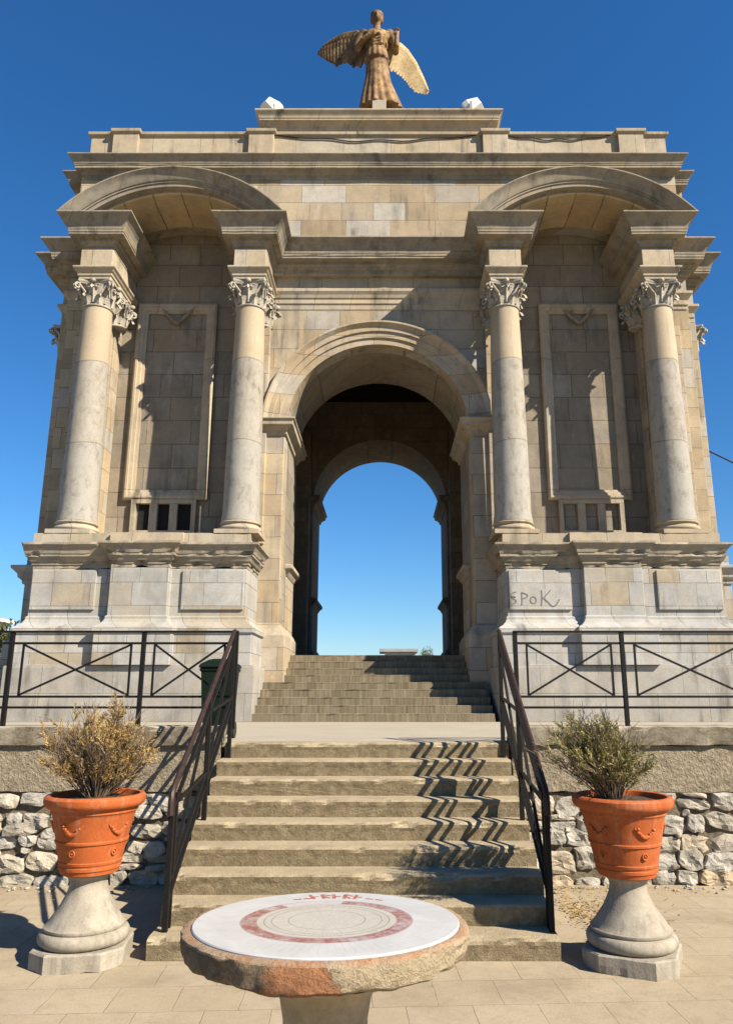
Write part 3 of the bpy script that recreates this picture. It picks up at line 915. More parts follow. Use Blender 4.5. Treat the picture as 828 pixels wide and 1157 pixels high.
# pilasters behind the columns, with their own capitals
pcap = None
for x in colx + [-7.2, 7.2]:
    outer = abs(x) > 7
    y0 = 16.55 if outer else YW
    if not outer:
        pa_, pb_ = sorted((x*6.70/5.97, x*5.90/5.97)) if abs(x) > 4 else (x-.33, x+.33)
        bm = bmesh.new(); stack(bm, rect(pa_, pb_, YW-.14, YW+.3), [(.03, 4.9), (.03, 5.12), (0, 5.16), (0, 9.9)])
        A('pilaster', bm, M_pier)
    bm = capital_mesh()
    for v in bm.verts:
        v.co.x *= 1.12
        v.co.y *= (.62 if not outer else 1.0)
    o = A('pilaster_capital', bm, M_capital, smooth=True, bevel=0)
    o.location = Vector((x, (YW-.02) if not outer else 16.62, ZC if not outer else 9.78)) - Vector(arch.location) + Vector(arch.location)*0
    o.matrix_parent_inverse = Matrix()

# entablature blocks over the columns and the canopies between them
CORN = [(0, 11.18), (.02, 11.19), (.02, 11.27), (.055, 11.28), (.07, 11.34), (.11, 11.38), (.115, 11.43), (.265, 11.445), (.265, 11.49), (.28, 11.495), (.28, 11.54), (.29, 11.56), (.30, 11.62), (.335, 11.70), (.40, 11.785), (.46, 11.835), (.475, 11.85), (.475, 11.885)]
ARCHI = [(0, ZA+.002), (0, 10.54), (.025, 10.545), (.025, 10.61), (.05, 10.62), (.07, 10.66), (.11, 10.70), (.11, 10.74), (.0, 10.75)]
for x in colx:
    f = rect(x-.34, x+.34, CY-.34, YN)
    bm = bmesh.new(); stack(bm, f, ARCHI + [(0, 11.18)])
    A('entablature_block', bm, M_mould)
    f = rect(x-.32, x+.32, CY-.25, YN)
    bm = bmesh.new(); stack(bm, f, [(-.02, 11.17)] + CORN[1:] + [(.2, 11.90)])
    roughen(bm, .3, .005, 3, x, .03)
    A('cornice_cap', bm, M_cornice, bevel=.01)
for s in (-1, 1):
    c = 4.37*s
    a_sp = math.asin((11.895-CC)/3.12)
    def canopy(bm, prof, y1):
        n = 36
        rows = []
        for i in range(n+1):
            a = a_sp+(PI-2*a_sp)*i/n
            rows.append([bm.verts.new((c+r*math.cos(a), y, max(11.893, CC+r*math.sin(a)))) for r, y in prof])
        for u, v in zip(rows, rows[1:]):
            for j in range(len(prof)): 
                q = (j+1) % len(prof)
                bm.faces.new((u[j], u[q], v[q], v[j]))
        bm.faces.new(rows[0]); bm.faces.new(list(reversed(rows[-1])))
    bm = bmesh.new()
    canopy(bm, [(3.12, 14.10), (3.12, 15.595), (2.70, 15.595), (2.70, 14.42), (2.74, 14.42), (2.75, 14.30), (2.83, 14.29), (2.83, 14.265), (2.87, 14.26), (2.87, 14.24), (2.89, 14.225), (2.96, 14.205), (3.04, 14.16), (3.085, 14.11), (3.095, 14.10)], 0)
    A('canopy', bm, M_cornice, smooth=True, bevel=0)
    bm = bmesh.new()
    canopy(bm, [(2.698, 14.44), (2.698, 15.59), (2.62, 15.59), (2.62, 14.62), (2.66, 14.62), (2.66, 14.46)], 0)
    A('canopy_soffit', bm, M_soffit, smooth=True, bevel=0)

# entablature of the centre bay and of the flanks
for x0, x1 in ((-1.90, 1.90),):
    bm = bmesh.new(); stack(bm, rect(x0-.4, x1+.4, YW-.02, YW+.2), [(-.01, 10.36)] + [(d, 10.37+(z-ZA)*1.75) for d, z in ARCHI[1:]])
    A('architrave', bm, M_mould)
    bm = bmesh.new(); stack(bm, rect(x0-.6, x1+.6, YW-.13, YW+.2), [(-.02, 11.17)] + [(d, z-.004) for d, z in CORN[1:]] + [(.1, 11.94)])
    roughen(bm, .3, .004, 3, 5, .05)
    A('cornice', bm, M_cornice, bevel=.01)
for s in (-1, 1):
    foot = [(6.36, YW-.1), (7.04, YW-.1), (7.04, 16.1), (7.42, 16.1), (7.42, 23.9), (7.0, 23.9), (7.0, YB), (6.36, YB)]
    foot = mirror(foot, s)
    bm = bmesh.new(); stack(bm, foot, [(-.03, 11.17)] + [(d, z-.006) for d, z in CORN[1:]] + [(.1, 11.93)])
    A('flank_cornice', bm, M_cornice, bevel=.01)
    bm = bmesh.new(); stack(bm, foot, [(-.11, 10.36), (-.08, 10.37), (-.08, 10.46), (-.05, 10.47), (-.05, 10.58), (.0, 10.66), (.04, 10.72), (.04, 10.78), (-.1, 10.80)])
    A('flank_architrave', bm, M_mould)

# niches
def niche(s):
    c = 4.60*s; h = .91; zb, zt = 5.97, 10.70
    bm = bmesh.new()
    outer = [(c-h, zb), (c+h, zb), (c+h, zt), (c-h, zt)]
    prof = [(0, -.001), (0, .09), (.045, .12), (.09, .12), (.10, .095), (.17, .085), (.185, .06), (.24, .05), (.24, -.10)]
    rings = []
    for d, p in prof:
        rings.append([bm.verts.new(v) for v in ((c-h+d, YN-p, zb+d), (c+h-d, YN-p, zb+d), (c+h-d, YN-p, zt-d), (c-h+d, YN-p, zt-d))])
    for u, v in zip(rings, rings[1:]):
        for i in range(4): bm.faces.new((u[i], u[(i+1) % 4], v[(i+1) % 4], v[i]))
    fr = A('niche_frame', bm, M_mould, bevel=0)
    # swag carved over the panel
    bm = bmesh.new()
    pts = [(c-.42+.84*i/16, YN-.06-.04*math.sin(PI*i/16), zt-.04-.46*(1-abs(i/8-1)**1.25)) for i in range(17)]
    tube(bm, pts, [.018+.026*math.sin(PI*i/16) for i in range(17)], 8)
    A('carved_swag', bm, M_cornice, smooth=True, bevel=0)
    # window of three lights under the frame
    zb2, zt2 = 5.22, 5.93; hw = .70
    bm = B((c-hw, c+hw, YN-.12, YN-.001, zt2-.05, zt2+.04), (c-hw, c+hw, YN-.12, YN-.001, zb2-.14, zb2+.06),
           (c-hw, c-hw+.10, YN-.12, YN-.001, zb2+.06, zt2-.05), (c+hw-.10, c+hw, YN-.12, YN-.001, zb2+.06, zt2-.05))
    for q in (-1, 1): box(bm, c+q*.215-.085, c+q*.215+.085, YN-.11, YN-.001, zb2+.06, zt2-.05)
    A('window_frame', bm, M_mould, bevel=.006)
    for q in (-1, 0, 1):
        A('window', B((c+q*.43-.13, c+q*.43+.13, YN-.014, YN-.001, zb2+.062, zt2-.052)), M_dark if s < 0 else M_niche, bevel=0)  # left side: near-black panels stand for the shade inside deep holes
niche(-1); niche(1)

# attic cornice, parapet and upper block
att = [(-6.9, YW-.02), (6.9, YW-.02), (6.9, 16.2), (7.28, 16.2), (7.28, 23.8), (6.9, 23.8), (6.9, YB), (-6.9, YB), (-6.9, 23.8), (-7.28, 23.8), (-7.28, 16.2), (-6.9, 16.2)]
bm = bmesh.new(); stack(bm, att, [(0, 13.78), (.02, 13.79), (.02, 13.86), (.06, 13.88), (.09, 13.95), (.19, 13.965), (.19, 14.02), (.205, 14.03), (.205, 14.06), (.215, 14.07), (.225, 14.11), (.265, 14.175), (.32, 14.235), (.33, 14.245), (.33, 14.27), (-.05, 14.31)])
roughen(bm, .4, .004, 2, 2, .03)
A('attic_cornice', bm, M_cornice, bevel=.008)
pf = rect(-6.86, 6.86, YW-.02, YB-.1)
bm = bmesh.new(); stack(bm, pf, [(0, 14.30), (0, 14.98), (.06, 15.0), (.07, 15.07), (.0, 15.09)])
pa = A('parapet', bm, M_mould)
for x in (-6.0, -2.78, 2.78, 6.0):
    bm = bmesh.new(); stack(bm, rect(x-.30, x+.30, YW-.13, YW+.3), [(0, 14.29), (0, 14.99), (.05, 15.01), (.06, 15.085), (0, 15.10)])
    A('parapet_pier', bm, M_mould)
bm = bmesh.new(); stack(bm, rect(-2.95, 2.95, 17.1, 23.0), [(0, 15.0), (0, 16.45), (.03, 16.47), (.05, 16.54), (.10, 16.62), (.18, 16.63), (.18, 16.67), (.195, 16.68), (.21, 16.74), (.25, 16.81), (.29, 16.855), (.29, 16.90), (0, 16.93)])
A('roof_block', bm, M_mould)
A('statue_base', B((-.19, .19, 17.56, 18.25, 16.92, 17.86)), M_conc)

arch.location.x += .085; arch.scale.x = 1.012

# graffiti on the pedestal, written in loose black strokes
def ribbon(bm, pts, w, y):
    pts = [Vector((p[0], p[1])) for p in pts]
    prev = None
    for i, p in enumerate(pts):
        d = (pts[min(i+1, len(pts)-1)] - pts[max(i-1, 0)]).normalized(); n = Vector((-d.y, d.x))*w/2
        a, b = bm.verts.new((p.x+n.x, y, p.y+n.y)), bm.verts.new((p.x-n.x, y, p.y-n.y))
        if prev: bm.faces.new((prev[0], prev[1], b, a))
        prev = (a, b)
def crv(f, n=14): return [f(i/n) for i in range(n+1)]
bm = bmesh.new(); yg = YD-.0495; gx, gz = 2.55, 3.47; wst = .022
ribbon(bm, crv(lambda t: (gx+.16-.13*math.sin(t*PI*.9)+.02*t, gz+.26-.10*t)) + crv(lambda t: (gx+.05+.10*math.sin(t*PI), gz+.15-.14*t)), wst, yg)
ribbon(bm, [(gx+.25, gz+.01), (gx+.26, gz+.12), (gx+.255, gz+.25)], wst, yg-.0006)
ribbon(bm, crv(lambda t: (gx+.25+.12*math.sin(t*PI), gz+.25-.13*t)), wst, yg-.0012)
ribbon(bm, crv(lambda t: (gx+.47+.055*math.cos(t*2*PI), gz+.10+.065*math.sin(t*2*PI))), wst, yg)
ribbon(bm, [(gx+.62, gz-.0), (gx+.635, gz+.15), (gx+.63, gz+.29)], wst, yg)
ribbon(bm, [(gx+.80, gz+.29), (gx+.72, gz+.2), (gx+.64, gz+.12)], wst, yg-.0006)
ribbon(bm, [(gx+.66, gz+.14), (gx+.74, gz+.07), (gx+.80, gz+.0)] + crv(lambda t: (gx+.80+.16*t, gz-.03*math.sin(t*PI)+.12*t*t)), wst, yg-.0012)
M_ink = simple('faded_black_spray', (.11, .105, .10), (.24, .225, .21), 12, .8)
A('graffiti', bm, M_ink, bevel=0)

# ------------------------------------------------------------------ upper flight of steps
us = thing('stone_steps', 'grey flight of narrow steps climbing from the terrace into the arch', 'steps', (0, 14.1, T))
for i in range(9):
    y0 = 14.12 + .28*i; z0 = T + .1444*i + (.002 if i == 0 else -.05); z1 = T + .1444*(i+1)
    y1 = 16.358 if i == 8 else y0+.36
    bm = bmesh.new()
    pts = [(y0+.004, z0), (y0+.002, z1-.03), (y0, z1-.008), (y0+.010, z1), (y1, z1), (y1, z0)]
    La = [bm.verts.new((-2.235, y, z)) for y, z in pts]; Lb = [bm.verts.new((2.235, y, z)) for y, z in pts]
    bm.faces.new(list(reversed(La))); bm.faces.new(Lb)
    for q in range(len(pts)):
        j = (q+1) % len(pts); bm.faces.new((La[q], La[j], Lb[j], Lb[q]))
    roughen(bm, .14, .006, 5, i+30, .03)
    child_local(link('step', bm, M_ustep), us)

# ------------------------------------------------------------------ statue
SH = Vector((0, 17.95, 17.86))
stat = thing('winged_statue', 'gilded bronze winged woman in a pleated robe standing on top of the arch', 'statue', SH)
bm = bmesh.new()
def fold(a, z):
    k = max(0, min(1, (1.75-z)/1.75))
    return 1 + k*.055*math.sin(a*17+.5*math.sin(z*2)) + k*.045*math.sin(a*7+1.3)
sk = []
for i in range(22):
    z = 1.80*i/21
    t = z/1.80
    sk.append((.52 - .27*t**.8 + .015*math.sin(t*9), z))
bmS = bmesh.new()
lathe(bmS, sk, 96, (0, 0, 0), True, fold)
for v in bmS.verts:
    t = 1 - v.co.z/1.80
    v.co.y *= .78
    if v.co.x > 0: v.co.x *= 1+.28*t*t
    v.co.x += .06*t
me_parts = bmS
ellipsoid(bmS, (0, 0, 1.86), (.30, .23, .22))
ellipsoid(bmS, (0, 0, 2.10), (.32, .23, .32))
ellipsoid(bmS, (0, -.02, 2.35), (.38, .23, .24))
for sx in (-1, 1):
    ellipsoid(bmS, (sx*.15, -.19, 2.30), (.13, .11, .13))
    ellipsoid(bmS, (sx*.36, 0, 2.47), (.14, .14, .14))
# over-fold of the tunic and belt
lathe(bmS, [(.30, 1.52), (.355, 1.56), (.335, 1.72), (.30, 1.92)], 64, (0, 0, 0), True, lambda a, z: (1+.05*math.sin(a*13))*(1-.12*abs(math.sin(a))))
for q in range(5):
    tube(bmS, [(-.33+.03*q, -.10, 2.45-.1*q), (-.08, -.30+.01*q, 2.26-.09*q), (.14, -.30, 2.28-.09*q), (.34-.03*q, -.1, 2.45-.09*q)], .035, 6)
# neck, head, hair
tube(bmS, [(0, .02, 2.45), (.01, .0, 2.72), (.01, -.02, 2.86)], [.15, .10, .11], 12)
ellipsoid(bmS, (.01, -.03, 3.00), (.14, .17, .21))
ellipsoid(bmS, (.01, -.12, 2.93), (.10, .10, .13))
ellipsoid(bmS, (.01, -.215, 2.985), (.028, .045, .06))
ellipsoid(bmS, (.01, .05, 3.08), (.165, .18, .15)); ellipsoid(bmS, (.01, .19, 3.02), (.10, .10, .10))
for sx in (-1, 1):
    ellipsoid(bmS, (.01+sx*.135, .03, 2.99), (.05, .11, .13))
    ellipsoid(bmS, (.01+sx*.065, -.185, 3.02), (.04, .03, .022))
ellipsoid(bmS, (.01, -.205, 2.90), (.05, .025, .018))
lathe(bmS, [(.165, 3.07), (.185, 3.10), (.18, 3.15), (.15, 3.17)], 32, (.01, .01, 0))
# right arm folded over the waist, left arm with the forearm raised
tube(bmS, [(-.38, 0, 2.48), (-.50, .02, 2.22), (-.52, -.02, 1.98), (-.36, -.26, 2.02), (-.16, -.36, 2.14)], [.13, .12, .10, .085, .065], 10)
tube(bmS, [(.38, 0, 2.46), (.50, .02, 2.18), (.53, -.02, 1.86), (.55, -.20, 1.92), (.56, -.26, 2.12)], [.13, .12, .10, .085, .062], 10)
def hand(base, d, side, up):
    base, d, side, up = Vector(base), Vector(d).normalized(), Vector(side).normalized(), Vector(up).normalized()
    tube(bmS, [base-d*.03, base+d*.06, base+d*.12], [.055, .068, .06], 8)
    for i, L in enumerate((.11, .135, .125, .095)):
        o = base+d*.11+side*(i-1.5)*.036
        tube(bmS, [o, o+d*L*.5+up*.01, o+d*L+up*.05], [.021, .02, .016], 6)
    o = base+d*.03-side*.06
    tube(bmS, [o, o+d*.06-side*.035, o+d*.11-side*.03+up*.03], [.024, .021, .017], 6)
hand((-.13, -.37, 2.155), (1, -.15, .35), (0, .2, 1), (0, 1, 0))
hand((.56, -.265, 2.14), (.05, -.1, 1), (1, 0, 0), (0, -1, 0))
# shoes under the hem

tmp = bpy.data.meshes.new('tmp'); bmS.to_mesh(tmp); bmS.free()
to = bpy.data.objects.new('tmp', tmp); col.objects.link(to)
rm = to.modifiers.new('r', 'REMESH'); rm.mode = 'VOXEL'; rm.voxel_size = .022
smo = to.modifiers.new('s', 'SMOOTH'); smo.factor = .5; smo.iterations = 2
dg = bpy.context.evaluated_depsgraph_get()
body = bpy.data.meshes.new_from_object(to.evaluated_get(dg))
bpy.data.objects.remove(to)
for p in body.polygons: p.use_smooth = True
for v in body.vertices: v.co.z *= 1.05; v.co.x *= 1.04
body.name = 'robed_figure'
bo = bpy.data.objects.new('robed_figure', body); col.objects.link(bo); bo.parent = stat
body.materials.clear(); body.materials.append(M_bronze)

def wing(outline, root, nfe, mat, tipback, y0):
    """solid wing: feather blades fan from the leading edge, covert rows over them"""
    bm = bmesh.new()
    lead, trail = outline
    def samp(pl, t):
        L = [0]
        for a, b in zip(pl, pl[1:]): L.append(L[-1]+math.dist(a, b))
        d = t*L[-1]
        for i in range(len(pl)-1):
            if d <= L[i+1]+1e-9:
                k = (d-L[i])/max(1e-9, L[i+1]-L[i]); return Vector(pl[i]).lerp(Vector(pl[i+1]), k)
        return Vector(pl[-1])
    def yy(x): return y0 + tipback*abs(x-root)
    # core plate with a rounded leading edge
    n = 28; rows = []
    for i in range(n+1):
        t = i/n; a = samp(lead, t); b = samp(trail, t)
        row = []
        for s, th in ((0, .03), (.04, .075), (.15, .085), (.45, .06), (.75, .035), (.93, .02)):
            p = a.lerp(b, s); row.append((p, th))
        f = [bm.verts.new((p.x, yy(p.x)-th, p.y)) for p, th in row]; g = [bm.verts.new((p.x, yy(p.x)+th, p.y)) for p, th in row]
        rows.append(f+list(reversed(g)))
    for u, v in zip(rows, rows[1:]):
        m = len(u)
        for j in range(m): bm.faces.new((u[j], u[(j+1) % m], v[(j+1) % m], v[j]))
    bm.faces.new(rows[0]); bm.faces.new(list(reversed(rows[-1])))
    # flight feathers and two rows of coverts
    for (s0, s1, cnt, lift, wd) in ((.40, 1.0, nfe+5, .040, .075), (.22, .62, nfe+5, .055, .070), (.08, .36, nfe+6, .07, .06)):
        for i in range(cnt):
            t = (i+.5)/cnt; a = samp(lead, t); b = samp(trail, min(1, t+.02))
            p0 = a.lerp(b, s0); p1 = a.lerp(b, s1*random.uniform(.97, 1.03))
            d = (p1-p0); L = d.length
            if L < .05: continue
            d.normalize(); nx = Vector((-d.y, d.x))
            rowsf = []
            for q in range(7):
                w = q/6; p = p0+d*L*w
                ww = wd*(1 if w < .7 else math.sqrt(max(0, 1-((w-.7)/.32)**2)))+.004
                lf = lift*(1-.75*w)
                y = yy(p.x)
                rowsf.append([bm.verts.new((p.x+nx.x*ww*e, y-lf-(.012 if e == 0 else 0), p.y+nx.y*ww*e)) for e in (-1, 0, 1)] +
                             [bm.verts.new((p.x+nx.x*ww*e, y+lf*.4+.01, p.y+nx.y*ww*e)) for e in (1, -1)])
            for u, v in zip(rowsf, rowsf[1:]):
                for j in range(5): bm.faces.new((u[j], u[(j+1) % 5], v[(j+1) % 5], v[j]))
            bm.faces.new(rowsf[0]); bm.faces.new(list(reversed(rowsf[-1])))
    for v in bm.verts:
        dy = max(0, v.co.y-y0); v.co.z += dy*.80; v.co.x *= 1+dy/18
    o = link('wing', bm, mat, stat, False)
    return o
def wp(X, Y):
    x = 340+X/5.175; y = Y/5.175
    return ((x-424)/39.2, (118-y)/32.4*1.06)
L_lead = [wp(*p) for p in ((372, 190), (350, 152), (318, 136), (240, 142), (180, 164), (130, 192), (95, 240))]
L_trail = [wp(*p) for p in ((360, 300), (338, 350), (300, 344), (262, 322), (200, 332), (150, 300), (98, 262))]
w1 = wing((L_lead, L_trail), -.25, 11, M_bronze, .55, .20)
R_lead = [wp(*p) for p in ((500, 200), (540, 203), (580, 214), (622, 250), (672, 320), (716, 410), (740, 472))]
R_trail = [wp(*p) for p in ((500, 330), (520, 372), (560, 388), (592, 408), (622, 450), (660, 488), (716, 497))]
w2 = wing((R_lead, R_trail), .25, 11, M_bronze_lit, .10, .20)
w1['label'] = 'wing toned dark brown as if shaded, spread sideways'; w2['label'] = 'wing toned pale gold as if sunlit, hanging downwards'

# floodlights on the roof block
def floodlight(x, y, yaw, label):
    t = thing('floodlight', label, 'floodlight', (x, y, 16.93), 'white floodlights on the roof of the arch')
    t.rotation_euler = (0, 0, yaw); t.scale = (1.2, 1.2, 1.2)
    bm = bmesh.new()
    pr = [(-.13, 0), (.13, 0), (.17, .24), (-.17, .24)]
    a = [bm.verts.new((p[0], -.14+p[1]*.2, .16+.02)) for p in pr[:2]]
    # tapered housing, tilted up
    vs = []
    for (w, h, yy_) in ((.17, .15, -.20), (.19, .17, -.16), (.19, .17, -.05), (.11, .10, .18)):
        vs.append([bm.verts.new((sx*w, yy_, .30+sz*h)) for sx, sz in ((-1, -1), (1, -1), (1, 1), (-1, 1))])
    for v in a: bm.verts.remove(v)
    for u, v in zip(vs, vs[1:]):
        for i in range(4): bm.faces.new((u[i], u[(i+1) % 4], v[(i+1) % 4], v[i]))
    bm.faces.new(list(reversed(vs[0]))); bm.faces.new(vs[-1])
    bmesh.ops.rotate(bm, verts=bm.verts[:], cent=(0, 0, .30), matrix=Matrix.Rotation(R(28), 3, 'X'))
    link('housing', bm, M_white, t, False, .01)
    bm = bmesh.new(); box(bm, -.14, .14, -.208, -.2005, .17, .43)
    bmesh.ops.rotate(bm, verts=bm.verts[:], cent=(0, 0, .30), matrix=Matrix.Rotation(R(28), 3, 'X'))
    link('lens', bm, M_lens, t)
    bm = B((-.22, -.195, -.03, .03, 0, .32), (.195, .22, -.03, .03, 0, .32), (-.195, .195, -.05, .05, 0, .02))
    link('bracket', bm, M_white, t)
floodlight(-2.86, 17.25, R(135), 'larger white floodlight on the roof edge above the column pair with dark windows')
floodlight(2.66, 17.25, R(-115), 'smaller white floodlight on the roof edge, nearer the golden wing')

# slack black cable fixed along the parapet
bm = bmesh.new()
for xa, xb, dz in ((-2.45, 2.45, .16), (3.1, 5.7, .13)):
    tube(bm, [(xa+(xb-xa)*i/24, YW-.045, 15.0-dz*math.sin(PI*i/24)*(1-.2*math.cos(i))) for i in range(25)], .016, 6)
tag(link('cable', bm, M_cable, None, True), 'slack black cable sagging along the front of the roof parapet', 'cable')

# overhead wire beside the arch
bm = bmesh.new()
pts = []
for i in range(21):
    t = i/20; pts.append((7.43+13*t, 17.5-4*t, 3.1+4.95*math.exp(-13*t*.17)))
tube(bm, pts, .018, 6)
tag(link('overhead_wire', bm, M_cable, None, True), 'thin dark wire slanting down from the flank of the arch against the sky', 'wire')

# ------------------------------------------------------------------ wheelie bin
wb = thing('rubbish_bin', 'dark green plastic wheelie bin standing behind the handrail at the terrace corner', 'bin', (-1.62, 8.75, T))
bm = bmesh.new(); stack(bm, rect(-.155, .155, -.18, .18), [(-.03, .05), (0, .34), (.02, .73), (.035, .74), (.035, .77)])
link('body', bm, M_bin, wb, False, .015)
bm = bmesh.new(); stack(bm, rect(-.155, .155, -.19, .18), [(.04, .772), (.045, .79), (.03, .815), (-.04, .86), (-.09, .875)])
link('lid', bm, M_bin, wb, False, .015)
for sx in (-1, 1):
    bm = bmesh.new(); bmesh.ops.create_cone(bm, cap_ends=True, segments=20, radius1=.09, radius2=.09, depth=.045,
        matrix=Matrix.Translation((sx*.14, .17, .09)) @ Matrix.Rotation(PI/2, 4, 'Y'))
    link('wheel', bm, M_cable, wb)

# ------------------------------------------------------------------ planters
def plinth_thing(x, y, rz, label):
    t = thing('stone_plinth', label, 'plinth', (x, y, 0), 'turned stone plinths under the terracotta pots')
    t.rotation_euler = (0, 0, rz)
    bm = bmesh.new()
    k_ = .315; ch = .13
    oct_ = [(-k_+ch, -k_), (k_-ch, -k_), (k_, -k_+ch), (k_, k_-ch), (k_-ch, k_), (-k_+ch, k_), (-k_, k_-ch), (-k_, -k_+ch)]
    stack(bm, oct_, [(0, 0), (.0, .105), (-.012, .116)])
    roughen(bm, .05, .004, 7, x, .03)
    link('base_block', bm, M_cast, t)
    pr = [(.27, .115)]
    for i in range(9): a = -PI/2+PI*i/8; pr.append((.272+.040*math.cos(a), .165+.048*math.sin(a)))
    pr += [(.276, .216), (.280, .222), (.280, .236), (.262, .246), (.244, .275), (.212, .318), (.179, .368), (.153, .420), (.136, .460), (.128, .505), (.134, .535), (.150, .552), (.162, .560), (.162, .572)]
    bm = bmesh.new(); lathe(bm, pr, 48)
    link('turned_stem', bm, M_cast, t, True)
    return t
M_soil = simple('dry_soil', (.06, .04, .025), (.12, .085, .055), 20, .95, .8, .02)
def pot_thing(x, y, rz, label):
    t = thing('terracotta_pot', label, 'flower pot', (x, y, .572), 'terracotta pots beside the steps')
    t.rotation_euler = (0, 0, rz); t.scale = (1.02, 1.02, 1.075)
    H = .52
    pr = [(.185, 0), (.198, .006), (.204, .03), (.206, .034), (.212, .034), (.214, .052), (.21, .056), (.214, .07), (.218, .07), (.222, .085), (.218, .09), (.243, .200), (.252, .203), (.254, .216), (.248, .222), (.285, .375), (.292, .39), (.30, .395), (.302, .415), (.325, .425), (.345, .44), (.353, .46), (.352, .487), (.340, .50), (.322, .505), (.308, .50), (.30, .48), (.285, .40), (.27, .36)]
    bm = bmesh.new(); lathe(bm, pr, 64, (0, 0, 0), True)
    pot = link('pot', bm, M_terra, t, True)
    def rad(z): return .218+(z-.09)*(.285-.218)/(.375-.09)
    # swags and rosettes in relief around the wall
    for q in range(5):
        a0 = 2*PI*q/5
        bm = bmesh.new(); pts = []; rr = []
        for i in range(13):
            u = i/12; a = a0+(u-.5)*.62; z = .330-.060*math.sin(PI*u)
            pts.append(((rad(z)+.002)*math.cos(a), (rad(z)+.002)*math.sin(a), z)); rr.append(.005+.009*math.sin(PI*u))
        tube(bm, pts, rr, 8)
        for i in range(9):
            u = (i+.5)/9; a = a0+(u-.5)*.5; z = .330-.060*math.sin(PI*u)+random.uniform(-.010, .010)
            ellipsoid(bm, ((rad(z)+.005)*math.cos(a), (rad(z)+.005)*math.sin(a), z), (.010, .012, .010), None, 8, 5)
        link('garland', bm, M_terra, t, True)
        zc, aa = .150, a0
        bm = bmesh.new()
        c = Vector(((rad(zc)+.003)*math.cos(aa), (rad(zc)+.003)*math.sin(aa), zc))
        rt = Matrix.Rotation(aa, 3, 'Z') @ Matrix.Rotation(PI/2, 3, 'Y')
        ring = [c + rt @ Vector((.019*math.cos(2*PI*i/14), .019*math.sin(2*PI*i/14), 0)) for i in range(15)]
        tube(bm, ring, .006, 6); ellipsoid(bm, c, (.009, .009, .009), None, 8, 5)
        link('rosette', bm, M_terra, t, True)
    bm = bmesh.new(); lathe(bm, [(.284, .40), (.298, .462), (.2, .478), (.1, .484), (.01, .486)], 40)
    roughen(bm, .06, .008, 14, 3)
    link('soil', bm, M_soil, t)
    return t

def leaf_mat(name, c1, c2, c3):
    k = N(name)
    r = k.geo.outputs['Random Per Island']
    c = k.ramp(r, [(0, c1), (.5, c2), (1, c3)])
    c = k.mix(1.0, c, k.ramp(k.noise(k.pos, 5, 3), [(.3, .7), (.7, 1.2)]), 'MULTIPLY')
    m = k.done(c, .7, None, 0, .2)
    tr = k.n('ShaderNodeBsdfTranslucent'); k.l(c, tr.inputs[0])
    mx = k.n('ShaderNodeMixShader'); mx.inputs[0].default_value = .25
    k.l(k.b.outputs[0], mx.inputs[1]); k.l(tr.outputs[0], mx.inputs[2]); k.l(mx.outputs[0], k.out.inputs[0])
    return m
M_dry = leaf_mat('dry_ochre_foliage', (.33, .17, .055), (.50, .32, .12), (.44, .36, .14))
M_dry2 = leaf_mat('bare_dry_twig', (.15, .10, .06), (.27, .20, .13), (.38, .29, .20))
M_grn = leaf_mat('olive_green_foliage', (.10, .11, .032), (.27, .245, .085), (.52, .42, .17))

